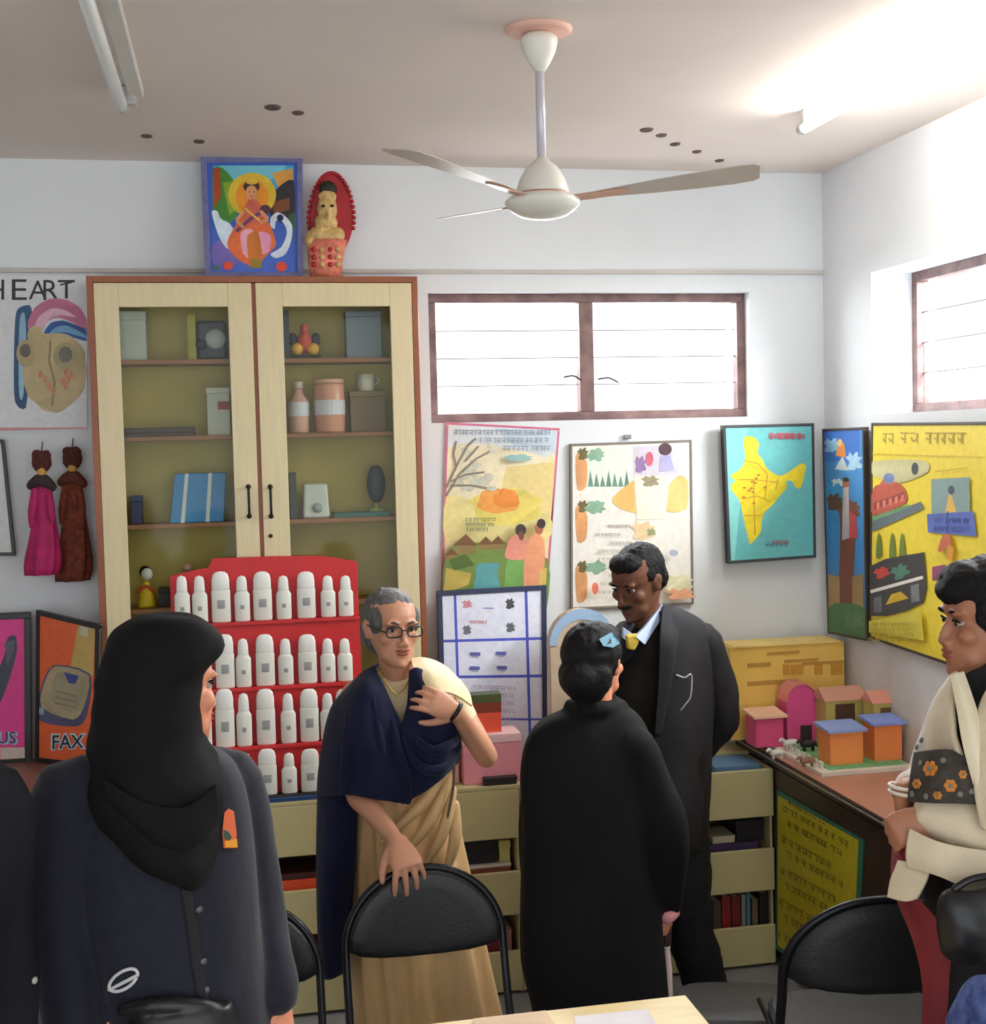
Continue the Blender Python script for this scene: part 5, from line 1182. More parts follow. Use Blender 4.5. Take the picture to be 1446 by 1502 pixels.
mb.tube([J['shL'] + V(-.04, 0, .01), J['shL'], J['elL'], J['wrL'] + V(0, 0, .01)], [.056, .060, .054, .046], 18)
jk = fuse(mb, 'jacket', M_JKT, A_, .007, 6, (.006, (9, 9, 5), 2.0))
at = surf(jk)
mb = MB().grid([[q for q in (at(a + 8, y, .001)[0], at(a, y, .004)[0], at(a - 9, y, .001)[0])] for a, y in ((268, 1270), (274, 1310), (282, 1360), (288, 1410), (296, 1455), (300, 1490))], 2, 3)
mb.build('placket', mat('dark_seam', (22, 22, 28), rough=.8), A_, smooth=True, solid=.003)
for x, y in ((292, 1334), (298, 1410), (302, 1452)): disc_on(at, x, y, .0065, 'button', mat('grey_button', (78, 78, 88), rough=.3), A_)
bd = patch_on(at, [(328, 1192), (334, 1186), (342, 1190), (346, 1222), (345, 1244), (327, 1244), (325, 1222)], 'badge', mat('badge_orange', (226, 106, 62), rough=.5), A_)
patch_on(at, [(326, 1216), (333, 1220), (338, 1228), (334, 1233), (327, 1230)], 'green_emblem', mat('badge_green', (42, 84, 70), rough=.5), bd, .0015, .0045)
patch_on(at, [(327, 1234), (345, 1230), (346, 1243), (328, 1243)], 'yellow_emblem', mat('badge_yellow', (236, 156, 40), rough=.5), bd, .0015, .0045)
p, n = at(183, 1436, .006)
cl = [at(183 + 20 * math.cos(a) + 3 * math.sin(a), 1436 - 15 * math.sin(a) - 7 * math.cos(a), .005)[0] for a in [2 * math.pi * i / 22 for i in range(23)]]
MB().tube(cl + [at(163, 1450, .005)[0]], .0032, 8, 1).build('white_cord_loop', mat('white_cord', (206, 206, 206), rough=.6), A_, smooth=True)
mb = MB()
mb.loft(rows_loft(smooth_rows([(903, 222, 262, .035), (909, 192, 294, .07), (922, 168, 314, .095), (940, 156, 326, .108), (956, 150, 328, .114), (974, 146, 314, .118), (995, 141, 301, .12), (1030, 136, 298, .121), (1070, 132, 300, .124), (1100, 128, 308, .126, -.01), (1135, 126, 326, .135, -.02), (1170, 132, 328, .142, -.025), (1205, 152, 324, .142, -.03), (1238, 186, 320, .136, -.035), (1264, 226, 314, .12, -.045), (1286, 264, 304, .09, -.06), (1293, 276, 294, .06, -.075)]), YA + .0, 48))
fuse(mb, 'headscarf', M_HIJ, A_, .006, 5, (.009, (7, 7, 13), 5.0))
fl = [[(150, 1140, -.15), (210, 1176, -.165), (270, 1184, -.16), (316, 1150, -.13)], [(158, 1168, -.15), (215, 1210, -.178), (275, 1218, -.172), (318, 1180, -.13)], [(176, 1192, -.145), (228, 1236, -.17), (282, 1242, -.165), (316, 1206, -.12)]]
sheet(fl, YA, 'headscarf_fold', M_HIJ, A_, .008)
mb = MB(); mb.tube([P(180, 1482, YA - .11), P(240, 1474, YA - .13), P(310, 1480, YA - .12), P(345, 1500, YA - .08)], [.012, .016, .016, .012], 12); mb.loft(rows_loft([(1476, 190, 340, .05), (1500, 186, 348, .06), (1600, 186, 350, .06)], YA - .10))
fuse(mb, 'shoulder_bag', mat('black_bag_leather', (20, 20, 22), rough=.4), A_, .006, 3)
mb = MB(); mb.loft(rows_loft([(1560, 150, 396, .14), (1700, 130, 410, .16), (1900, 100, 440, .19), (2150, 80, 460, .2)], YA + .03))
fuse(mb, 'skirt', M_JKT, A_, .009, 3)

# ---------------- F: shoulder of a person at the far left
YFp = 2.3; pf = P(-118, 1400, YFp)
F_ = thing('person', 'person in a dark coat mostly cut off by the left edge of the picture', 'person', (pf.x, pf.y, 0))
fF = V(.5, -.86, 0); hF = Head(P(-120, 990, YFp), V(.5, -.8, 0), k=1.0)
J = dict(neck=P(-118, 1085, YFp + .01), hip=V(pf.x, pf.y, .88)); legs(J, J['hip'], fF)
J.update(shL=P(-12, 1182, YFp + .03), elL=P(2, 1360, YFp + .03), wrL=P(8, 1560, YFp), shR=P(-240, 1170, YFp - .03), elR=P(-258, 1360, YFp), wrR=P(-250, 1560, YFp - .05))
mb = MB(); hF.add(mb); add_body(mb, J, fF, 1, hF)
for s, q in (('L', 1), ('R', -1)): add_hand(mb, J['wr' + s], V(0, -.1, -1), V(-q, .3, 0), q, 1.0, (18, 22, 16))
fuse(mb, 'body', M_SK_MID, F_, .0065, 3); hF.details(F_, M_LIP, M_HAIR)
mb = MB(); mb.loft(rows_loft(smooth_rows([(1082, -160, -76, .06), (1104, -210, -36, .09), (1150, -250, 14, .12), (1250, -255, 20, .135), (1400, -240, 14, .14), (1600, -250, 22, .16), (1800, -255, 30, .17)]), YFp))
mb.tube([J['shL'] + V(-.03, 0, .01), J['shL'], J['elL'], J['wrL']], [.058, .064, .058, .05], 18); mb.tube([J['shR'] + V(.03, 0, .01), J['shR'], J['elR'], J['wrR']], [.058, .064, .058, .05], 18)
cf = fuse(mb, 'coat', mat('black_navy_coat', (20, 21, 28), rough=.8, var=.1, bump=.1, bscale=240, spec=.2), F_, .008, 5, (.005, (9, 9, 5), 1)); atf = surf(cf)
disc_on(atf, 50, 1438, .006, 'cuff_button', mat('pale_button', (170, 172, 160), rough=.3), F_)
mb = MB()
for c, r in (((0, -.02, .03), (.082, .094, .092)), ((0, -.05, -.02), (.07, .06, .08)), ((0, -.11, -.02), (.04, .035, .04))): mb.ball(hF(*c), r, 18, hF.R)
fuse(mb, 'hair', M_HAIR, F_, .006, 3)

# ---------------- B: woman in the saree
Y0 = 3.8; pb = P(600, 1400, Y0 + .06)
B_ = thing('person', 'grey-haired woman in glasses, gold saree and navy shawl resting one hand on a chair', 'person', (pb.x, pb.y, 0))
fB = V(.22, -.97, 0); hB = Head(P(573, 921, Y0), V(.30, -.95, -.02), V(.05, 0, 1), k=.93)
J = dict(neck=P(584, 992, Y0 + .04), hip=V(pb.x, pb.y, .80)); legs(J, J['hip'], fB, .95)
J.update(shR=P(520, 1025, Y0 + .03), elR=P(522, 1160, Y0 - .08), wrR=P(584, 1237, Y0 - .29), shL=P(657, 1018, Y0 + .05), elL=P(714, 1110, Y0 - .02), wrL=P(668, 1044, Y0 - .20))
mb = MB(); hB.add(mb, True, .85); add_body(mb, J, fB, .88, hB, .85, 1.0)
add_hand(mb, J['wrR'], V(.16, -.80, -.42), V(.05, .42, -.8), -1, 1.02, (50, 18, 10), 2.6)
add_hand(mb, J['wrL'], P(608, 1016, Y0 - .24) - J['wrL'], V(.1, .9, -.35), 1, .90, (24, 34, 26), .8)
fuse(mb, 'body', M_SK_LIGHT, B_, .0045, 3, None); hB.details(B_, M_LIP, mat('grey_brow', (70, 60, 56), rough=.7))
mb = MB()
for c, r in (((0, -.024, .034), (.080, .093, .089)), ((0, -.060, -.02), (.074, .055, .07)), ((0, -.118, -.015), (.042, .035, .042)), ((0, .0, .070), (.068, .066, .046)), ((-.058, .022, .028), (.020, .040, .045)), ((.058, .022, .028), (.020, .040, .045))): mb.ball(hB(*c), tuple(q * .93 for q in r), 18, hB.R)
fuse(mb, 'hair', M_HAIRG, B_, .0045, 3, (.003, (60, 60, 30), 3))
gl = bpy.data.objects.new('glasses', None); COL.objects.link(gl); gl.parent = B_
M_GL = mat('dark_glasses_frame', (34, 28, 28), rough=.3)
for sx in (-1, 1):
    sg = lambda v: math.copysign(abs(v) ** .6, v)
    lo = [hB(sx * .034 + .0245 * sg(math.cos(a)), .104 - .10 * abs(sx * .034 + .0245 * sg(math.cos(a))) ** 1.2, .001 + .0155 * sg(math.sin(a))) for a in [2 * math.pi * i / 20 for i in range(21)]]
    MB().tube(lo, .0024, 8, 1, cap=False).build('rim', M_GL, gl, smooth=True)
    MB().add(lo[:-1], [tuple(range(20))]).build('lens', glass('lens_glass_%d' % sx, .01), gl)
    MB().tube([lo[0] if sx > 0 else lo[10], hB(sx * .072, .07, .006), hB(sx * .078, -.005, .012)], .002, 6).build('temple', M_GL, gl, smooth=True)
MB().tube([hB(-.011, .104, .004), hB(0, .109, .007), hB(.011, .104, .004)], .002, 6).build('bridge', M_GL, gl, smooth=True)
pl = lambda t, f: 1 + (.035 + .085 * f) * math.sin(11 * t + 1.4 * math.sin(3 * t)) * (1 if math.sin(t) < .3 else .4)
mb = MB(); mb.loft(rows_loft(smooth_rows([(1120, 524, 652, .11), (1150, 518, 660, .12), (1200, 516, 668, .135), (1270, 516, 682, .15), (1350, 518, 698, .165), (1430, 524, 714, .18), (1500, 530, 728, .19), (1590, 532, 738, .20), (1655, 530, 744, .205)], 4), Y0 + .06, 96, mod=pl))
o = mb.build('saree_skirt', M_SAREE, B_, smooth=True)
mb = MB(); mb.loft(rows_loft(smooth_rows([(984, 556, 612, .05), (1000, 536, 648, .075), (1025, 520, 668, .095), (1070, 522, 664, .105), (1125, 524, 656, .11)]), Y0 + .05))
mb.tube([J['shL'] + V(-.05, 0, .01), J['shL'], J['shL'].lerp(J['elL'], .42)], [.038, .044, .043], 16)
fuse(mb, 'saree_blouse', M_CREAM, B_, .006, 4, (.004, (14, 14, 8), 3))
sheet([[(602, 966, .03), (624, 966, .0), (650, 976, -.01), (676, 1000, .0)], [(606, 984, -.07), (632, 988, -.09), (662, 1000, -.09), (688, 1018, -.03)], [(612, 1010, -.10), (640, 1014, -.13), (668, 1020, -.12), (692, 1036, -.05)]], Y0, 'saree_drape', M_CREAM, B_, .006, wr=(.006, (20, 20, 14), 2))
# pleats thrown across the waist
for i, (xa_, ya_, xb_, yb_) in enumerate(((655, 1128, 560, 1236), (660, 1140, 590, 1260), (664, 1158, 622, 1275), (668, 1180, 650, 1290))):
    mb = MB(); mb.tube([P(xa_, ya_, Y0 - .10), P((xa_ + xb_) / 2 + 8, (ya_ + yb_) / 2, Y0 - .115), P(xb_, yb_, Y0 - .105)], [.012, .018, .006], 12); mb.build('saree_pleat', M_SAREE, B_, smooth=True)
MB().tube([P(666, 1120, Y0 - .12), P(664, 1160, Y0 - .125), P(652, 1215, Y0 - .125), P(640, 1240, Y0 - .12)], .004, 8).build('saree_border', mat('dark_saree_border', (86, 74, 56), rough=.5), B_, smooth=True)
W = (.016, (13, 9, 8), 4)
sheet([[(566, 968, .10), (530, 990, .03), (536, 985, -.04), (549, 976, -.055)], [(520, 1010, .13), (488, 1036, .03), (532, 1014, -.115), (572, 1026, -.115)], [(492, 1080, .14), (474, 1094, .0), (520, 1086, -.15), (596, 1076, -.135)], [(485, 1130, .14), (469, 1138, .0), (525, 1134, -.165), (620, 1128, -.15)], [(485, 1160, .14), (467, 1168, .0), (522, 1167, -.165), (600, 1180, -.15)]], Y0, 'shawl', M_NAVY, B_, .008, wr=W)
sheet([[(600, 984, -.075), (610, 980, -.08), (622, 985, -.075)], [(598, 1030, -.115), (626, 1022, -.135), (650, 1030, -.12)], [(588, 1076, -.135), (634, 1068, -.165), (672, 1062, -.13)], [(600, 1124, -.14), (644, 1112, -.18), (675, 1098, -.10)], [(590, 1181, -.145), (640, 1148, -.165), (670, 1118, -.09)]], Y0, 'shawl_fold', M_NAVY, B_, .008, wr=(.010, (12, 12, 10), 9))
sheet([[(476, 1140, .14), (468, 1150, .02), (490, 1150, -.06), (524, 1150, -.05)], [(474, 1240, .14), (466, 1250, .02), (488, 1250, -.06), (522, 1240, -.03)], [(474, 1340, .13), (467, 1345, .02), (486, 1345, -.05), (516, 1330, -.01)], [(476, 1420, .12), (472, 1432, .02), (486, 1436, -.03), (508, 1424, .0)]], Y0, 'shawl_tail', M_NAVY, B_, .008, wr=(.012, (16, 16, 4), 7))
for i, pth in enumerate((((600, 1072, -.15), (632, 1100, -.20), (660, 1092, -.18), (676, 1078, -.10)), ((590, 1082, -.155), (615, 1124, -.185), (648, 1128, -.19), (674, 1098, -.11)), ((572, 1040, -.13), (584, 1100, -.165), (596, 1150, -.165), (600, 1176, -.15)), ((545, 1010, -.125), (556, 1080, -.16), (560, 1140, -.17), (556, 1170, -.165)), ((512, 1030, -.09), (508, 1090, -.14), (506, 1140, -.15), (500, 1164, -.13)))):
    MB().tube(pts3(Y0 + .006, *pth), [.004, .013, .014, .006], 12).build('shawl_fold', M_NAVY, B_, smooth=True)
MB().tube([J['wrL'] + V(*(.026 * math.cos(a) * Vector((.6, .1, .75)) + .026 * math.sin(a) * Vector((.1, 1, 0)))) for a in [2 * math.pi * i / 16 for i in range(17)]], .006, 8, 1).build('wristwatch', M_BLACK, B_, smooth=True)
MB().tube([P(556, 985, Y0 - .05), P(568, 1005, Y0 - .07), P(582, 1018, Y0 - .08), P(596, 1005, Y0 - .07), P(604, 985, Y0 - .05)], .0025, 6).build('necklace', mat('gold_chain', (206, 170, 90), rough=.3, metal=.8), B_, smooth=True)

# ---------------- C: person in the black coat, seen from behind
Y0 = 3.5; pc_ = P(872, 1450, Y0)
C_ = thing('person', 'person in a long black coat seen from behind with dark tied hair with a blue patch on it', 'person', (pc_.x, pc_.y, 0))
fC = V(.5, .86, 0); hC = Head(P(872, 972, Y0), V(.62, .78, -.03), k=.92)
J = dict(neck=P(872, 1046, Y0 + .0), hip=V(pc_.x, pc_.y, .78)); legs(J, J['hip'], fC, .92)
J.update(shR=P(928, 1098, Y0 - .04), elR=P(966, 1220, Y0 - .03), wrR=P(978, 1336, Y0 + .04), shL=P(806, 1100, Y0 + .07), elL=P(790, 1215, Y0 + .08), wrL=P(800, 1335, Y0 + .16))
mb = MB(); hC.add(mb, True, .8); add_body(mb, J, fC, .9, hC)
add_hand(mb, J['wrR'], V(.05, .25, -1), V(-.8, .3, 0), -1, .92, (55, 60, 40)); add_hand(mb, J['wrL'], V(.1, .3, -1), V(.8, -.3, 0), 1, .92, (30, 30, 20))
fuse(mb, 'body', M_SK_PEACH, C_, .005, 3); hC.details(C_, M_LIP, M_HAIR)
mb = MB(); mb.loft(rows_loft(smooth_rows([(1022, 842, 906, .055), (1036, 826, 918, .07), (1052, 796, 936, .09), (1080, 772, 950, .11), (1140, 762, 958, .125), (1230, 766, 962, .13), (1310, 764, 966, .14), (1400, 766, 972, .15), (1490, 784, 978, .16), (1560, 784, 982, .165)]), Y0 + .01))
mb.tube([J['shR'] + V(-.04, 0, .01), J['shR'], J['shR'].lerp(J['elR'], .5) + V(.01, 0, 0), J['elR'] + V(.015, -.01, 0), P(974, 1296, Y0), P(977, 1326, Y0 + .03)], [.06, .066, .068, .066, .058, .045], 18)
mb.tube([J['shL'] + V(.04, 0, .01), J['shL'], J['elL'], J['wrL']], [.055, .06, .058, .05], 18)
mb.tube([P(835, 1034, Y0 + .01), P(872, 1040, Y0 - .07), P(912, 1036, Y0 + .0)], [.022, .024, .022], 12)
fuse(mb, 'coat', M_COAT, C_, .007, 6, (.006, (9, 9, 4), 8))
mb = MB()
for c, r in (((0, -.024, .030), (.086, .098, .094)), ((0, -.066, -.03), (.080, .062, .075)), ((0, -.115, -.030), (.052, .040, .05)), ((0, -.06, -.07), (.055, .045, .045)), ((0, .03, .07), (.068, .055, .045))): mb.ball(hC(*c), tuple(q * .95 for q in r), 18, hC.R)
hr = fuse(mb, 'hair', M_HAIR, C_, .005, 3, (.003, (60, 60, 30), 6)); ath = surf(hr)
patch_on(ath, [(878, 938), (896, 928), (902, 934), (908, 944), (898, 950), (884, 948)], 'hair_patch', mat('light_blue_patch', (96, 140, 160), rough=.6, spec=.2), C_, .006, .003)  # small pale blue patch laid over the dark hair
MB().tube([P(968, 1338, Y0 + .02), P(978, 1343, Y0 - .01), P(988, 1338, Y0 + .03)], [.018, .022, .018], 12).build('pink_cuff', mat('pink_cuff_cloth', (226, 150, 150), rough=.7), C_, smooth=True)
# what the person holds
h0 = P(979, 1356, Y0 + .03)
um = thing('folded_umbrella', 'thin dark folded umbrella with pinkish white tip held by the person in black coat', 'umbrella', h0)
MB().tube([h0, P(977, 1384, Y0 + .03)], [.012, .014], 10, 1).build('grip', mat('dark_maroon_grip', (66, 40, 42), rough=.5), um, smooth=True)
MB().ball(P(977, 1388, Y0 + .03), .012).build('white_knob', mat('white_knob', (226, 216, 214), rough=.4), um, smooth=True)
MB().tube([P(978, 1394, Y0 + .03), P(979, 1430, Y0 + .03), P(978, 1480, Y0 + .03), P(978, 1520, Y0 + .03)], [.008, .013, .016, .012], 12).build('pale_canopy', mat('pinkish_white_cloth', (232, 206, 202), rough=.6), um, smooth=True)
MB().tube([P(973, 1394, Y0 + .05), P(972, 1440, Y0 + .05), P(972, 1510, Y0 + .05)], [.007, .014, .012], 10).build('red_canopy', mat('dark_red_cloth', (130, 50, 54), rough=.6), um, smooth=True)

# ---------------- D: man in the suit
Y0 = 4.25; pd = P(974, 1300, Y0 + .09)
D_ = thing('person', 'man with a moustache in a charcoal suit, dark sweater and yellow tie', 'person', (pd.x, pd.y, 0))
fD = V(-.4, -.92, 0); hD = Head(P(936, 852, Y0 + .0), V(-.80, -.50, -.36), V(-.12, -.1, 1), k=1.0)
J = dict(neck=P(952, 926, Y0 + .05), hip=V(pd.x, pd.y, .82))
J.update(shL=P(1034, 946, Y0 + .07), elL=P(1062, 1048, Y0 + .10), wrL=P(1022, 1112, Y0 + .19), shR=P(893, 958, Y0 - .0), elR=P(876, 1060, Y0 + .09), wrR=P(925, 1115, Y0 + .19))
J['knL'] = P(1012, 1340, Y0 + .06); J['anL'] = V(*P(1036, 1450, Y0 + .08).to_tuple()); J['anL'].z = .09
J['knR'] = P(945, 1345, Y0 + .0); J['anR'] = P(940, 1460, Y0 + .0); J['anR'].z = .09
mb = MB(); hD.add(mb); add_body(mb, J, fD, 1.0, hD, .66, .8, .55)
add_hand(mb, J['wrL'], V(-.75, .05, -.4), V(.1, .9, 0), 1, 1.0, (30, 35, 25)); add_hand(mb, J['wrR'], V(.75, .05, -.4), V(.1, .9, 0), -1, 1.0, (30, 35, 25))
fuse(mb, 'body', M_SK_DARK, D_, .005, 3); hD.details(D_, M_LIPD, M_HAIR)
mb = MB()
for c, r in (((0, -.022, .040), (.080, .092, .082)), ((0, -.055, -.005), (.074, .052, .06)), ((0, .035, .078), (.062, .05, .036)), ((-.062, .0, .03), (.018, .03, .03)), ((.062, .0, .03), (.018, .03, .03))): mb.ball(hD(*c), r, 18, hD.R)
fuse(mb, 'hair', M_HAIR, D_, .005, 2, (.0035, (90, 90, 90), 6))
MB().tube([hD(-.028, .088, -.052), hD(-.012, .101, -.046), hD(0, .104, -.045), hD(.012, .101, -.046), hD(.028, .088, -.052)], [.003, .0075, .007, .0075, .003], 10).build('moustache', M_HAIR, D_, smooth=True)
mb = MB(); mb.loft(rows_loft(smooth_rows([(912, 926, 990, .055), (930, 902, 1016, .08), (955, 888, 1034, .10), (1040, 888, 1036, .112), (1150, 892, 1034, .115), (1245, 896, 1034, .115)]), Y0 + .05))
fuse(mb, 'sweater', mat('dark_olive_sweater', (40, 38, 32), rough=.95, var=.25, scale=12, bump=.3, bscale=150, spec=.15), D_, .006, 4)
M_SH = mat('light_blue_shirt', (172, 186, 216), rough=.6, var=.03); Yc = Y0 - .06
MB().prism(pts3(Yc, (914, 920, 0), (934, 934, -.02), (930, 948, -.03), (914, 936, -.01)), (0, .02, 0)).build('collar', M_SH, D_, bevel=.002)
MB().prism(pts3(Yc, (972, 886, .06), (974, 902, .05), (946, 946, -.03), (932, 934, -.035), (944, 922, -.01)), (0, .02, 0)).build('collar', M_SH, D_, bevel=.002)
MB().prism(pts3(Yc - .03, (919, 932, 0), (937, 930, 0), (938, 942, 0), (932, 954, 0), (922, 953, 0)), (0, .03, 0)).build('tie_knot', mat('yellow_tie', (212, 180, 70), rough=.5, var=.2, scale=60), D_, bevel=.006)
W = (.008, (8, 8, 6), 3)
Yb = Y0 + .05
sheet([[(968, 896, -.07), (984, 890, -.02), (1000, 896, .06), (976, 894, .09)], [(970, 930, -.125), (1004, 915, -.09), (1040, 926, .01), (1000, 915, .12)], [(966, 1000, -.14), (1006, 1000, -.13), (1046, 1004, .01), (1000, 1004, .14)], [(958, 1110, -.145), (1000, 1110, -.14), (1042, 1112, .01), (990, 1112, .15)], [(962, 1200, -.145), (1002, 1206, -.145), (1038, 1208, .01), (990, 1208, .15)], [(986, 1243, -.135), (1008, 1246, -.13), (1036, 1236, .01), (990, 1236, .14)]], Yb, 'blazer_front', M_SUIT, D_, .012, wr=W)
sheet([[(930, 915, -.08), (918, 912, -.04), (912, 915, .04), (960, 898, .09)], [(912, 950, -.115), (898, 945, -.08), (884, 950, .01), (940, 920, .12)], [(902, 1010, -.125), (890, 1010, -.08), (880, 1012, .01), (950, 1004, .14)], [(896, 1110, -.125), (888, 1110, -.08), (880, 1112, .01), (950, 1112, .15)], [(898, 1240, -.12), (888, 1240, -.08), (882, 1236, .01), (950, 1236, .14)]], Yb, 'blazer_front', M_SUIT, D_, .012, wr=W)
sheet([[(960, 896, .09), (976, 892, .09), (996, 896, .08)], [(900, 940, .13), (960, 930, .14), (1020, 930, .12)], [(900, 1110, .15), (960, 1110, .16), (1020, 1110, .14)], [(900, 1236, .14), (960, 1236, .15), (1024, 1236, .13)]], Yb, 'blazer_back', M_SUIT, D_, .012)
sheet([[(972, 888, -.055), (984, 886, -.03), (992, 892, .02)], [(968, 930, -.15), (984, 930, -.145), (994, 925, -.11)], [(966, 990, -.165), (982, 985, -.165), (990, 970, -.155)], [(960, 1080, -.165), (966, 1080, -.165), (970, 1070, -.16)]], Yb, 'lapel', M_SUIT, D_, .008)
mb = MB(); mb.tube([J['shL'] + V(-.06, 0, .015), J['shL'] + V(-.005, 0, 0), J['elL'], J['elL'].lerp(J['wrL'], .5), J['wrL']], [.062, .068, .056, .05, .044], 18); fuse(mb, 'sleeve', M_SUIT, D_, .006, 5, (.006, (12, 12, 9), 1))
mb = MB(); mb.tube([J['shR'] + V(.05, 0, .015), J['shR'], J['elR'], J['wrR']], [.060, .064, .056, .046], 18); fuse(mb, 'sleeve', M_SUIT, D_, .006, 5, (.006, (12, 12, 9), 2))
MB().tube([P(992, 990, Yb - .150), P(1004, 994, Yb - .154), P(1014, 990, Yb - .150), P(1013, 1020, Yb - .154), P(1006, 1032, Yb - .153), P(998, 1042, Yb - .15)], .0028, 6).build('pocket_pen_chain', mat('silver_clip', (190, 190, 186), rough=.3, metal=.5), D_, smooth=True)
mb = MB(); Ht = J['hip']
mb.tube([P(990, 1130, Y0 + .06), P(995, 1200, Y0 + .06), P(1000, 1260, Y0 + .06), P(1008, 1340, Y0 + .06), P(1022, 1400, Y0 + .07), P(1035, 1447, Y0 + .08)], [.085, .095, .100, .084, .078, .076], 20)
mb.tube([P(940, 1130, Y0 + .03), P(935, 1210, Y0 + .03), P(936, 1260, Y0 + .02), P(942, 1345, Y0 + .0), P(942, 1400, Y0 + .0), P(940, 1450, Y0 + .0)], [.085, .100, .098, .084, .078, .076], 20)
fuse(mb, 'trousers', M_TROU, D_, .007, 4, (.008, (9, 9, 13), 3))
for s in 'LR':
    a = J['an' + s]; mb = MB(); f_ = fD.normalized(); mb.tube([V(a.x, a.y, .05) - f_ * .07, V(a.x, a.y, .046) + f_ * .04, V(a.x, a.y, .036) + f_ * .17], [.042, .046, .034], 14)
    for i, v in enumerate(mb.v): mb.v[i].z = max(v.z, .003)
    fuse(mb, 'shoe', mat('black_shoe_leather', (22, 20, 20), rough=.3), D_, .005, 3)

# ---------------- E: woman in the cream shawl, right edge
Y0 = 2.5; pe = P(1472, 1300, Y0)
E_ = thing('person', 'black-haired woman in a cream shawl at the right edge, hands clasped, looking left', 'person', (pe.x, pe.y, 0))
fE = V(-.93, -.36, 0); hE = Head(P(1450, 908, Y0), V(-.985, .12, -.06), V(-.06, 0, 1), k=1.0)
J = dict(neck=P(1458, 1010, Y0), hip=V(pe.x, pe.y, .86)); legs(J, J['hip'], fE)
J.update(shR=P(1402, 1046, Y0 + .12), elR=P(1362, 1150, Y0 + .10), wrR=P(1322, 1160, Y0 - .02), shL=P(1520, 1060, Y0 - .12), elL=P(1475, 1218, Y0 - .15), wrL=P(1362, 1196, Y0 - .10))
mb = MB(); hE.add(mb, True, .7); add_body(mb, J, fE, .97, hE)
add_hand(mb, J['wrR'], V(-.12, -.35, -1), V(.75, -.5, 0), -1, .88, (34, 40, 24)); add_hand(mb, J['wrL'], V(-1, .15, -.45), V(.1, .8, -.5), 1, .86, (58, 56, 36))
fuse(mb, 'body', M_SK_MID, E_, .005, 7); hE.details(E_, M_LIP, M_HAIR)
mb = MB()
for c, r in (((0, -.026, .036), (.088, .098, .092)), ((0, -.062, -.02), (.082, .060, .075)), ((0, -.10, -.03), (.07, .05, .07)), ((0, .042, .080), (.070, .056, .046)), ((.0, .070, .066), (.056, .034, .030)), ((-.066, .004, .022), (.022, .052, .048)), ((.066, .004, .022), (.022, .052, .048)), ((.0, -.02, .06), (.092, .098, .075))): mb.ball(hE(*c), r, 18, hE.R)
fuse(mb, 'hair', M_HAIR, E_, .005, 3, (.003, (50, 50, 50), 6))
MB().ball(hE(.080, -.004, -.050), .0075, 10).build('earring', mat('pearl', (226, 216, 200), rough=.2), E_, smooth=True)
MB().ball(hE(-.080, -.004, -.050), .0075, 10).build('earring', MATS['pearl'], E_, smooth=True)
M_ESH = mat('cream_wool_shawl', (216, 200, 172), rough=.85, var=.08, scale=14, bump=.15, bscale=150)
M_EWH = mat('white_printed_sleeve', (216, 208, 200), rough=.75, var=.1, scale=20)
mb = MB(); mb.tube([P(1458, 982, Y0 + .0), P(1452, 1000, Y0), P(1454, 1030, Y0)], [.066, .076, .10], 20); mb.loft(rows_loft([(1020, 1392, 1530, .09), (1060, 1378, 1550, .11), (1180, 1372, 1560, .12)], Y0))
fuse(mb, 'black_collar', mat('black_knit', (28, 28, 32), rough=.8, bump=.2, bscale=200), E_, .006, 3)
mb = MB(); mb.loft(rows_loft(smooth_rows([(1180, 1352, 1570, .135), (1260, 1360, 1576, .14), (1340, 1372, 1590, .15), (1440, 1378, 1600, .16), (1560, 1376, 1610, .17), (1800, 1366, 1640, .19), (1990, 1360, 1650, .2)]), Y0, 64, mod=lambda t, f: 1 + .03 * math.sin(11 * t + 3 * f)))
mb.build('skirt', mat('black_skirt_cloth', (26, 24, 28), rough=.6, var=.2, scale=10, bump=.2, bscale=60), E_, smooth=True)
sheet([[(1330, 1230, -.10), (1316, 1240, -.04), (1310, 1240, .06)], [(1334, 1300, -.13), (1318, 1300, -.06), (1310, 1300, .06)], [(1390, 1370, -.19), (1366, 1380, -.17), (1340, 1380, -.12)], [(1392, 1440, -.20), (1372, 1450, -.185), (1354, 1450, -.16)], [(1385, 1530, -.21), (1368, 1530, -.2), (1350, 1530, -.17)]], Y0, 'maroon_dupatta', mat('maroon_cloth', (128, 34, 40), rough=.7, var=.15), E_, .005)
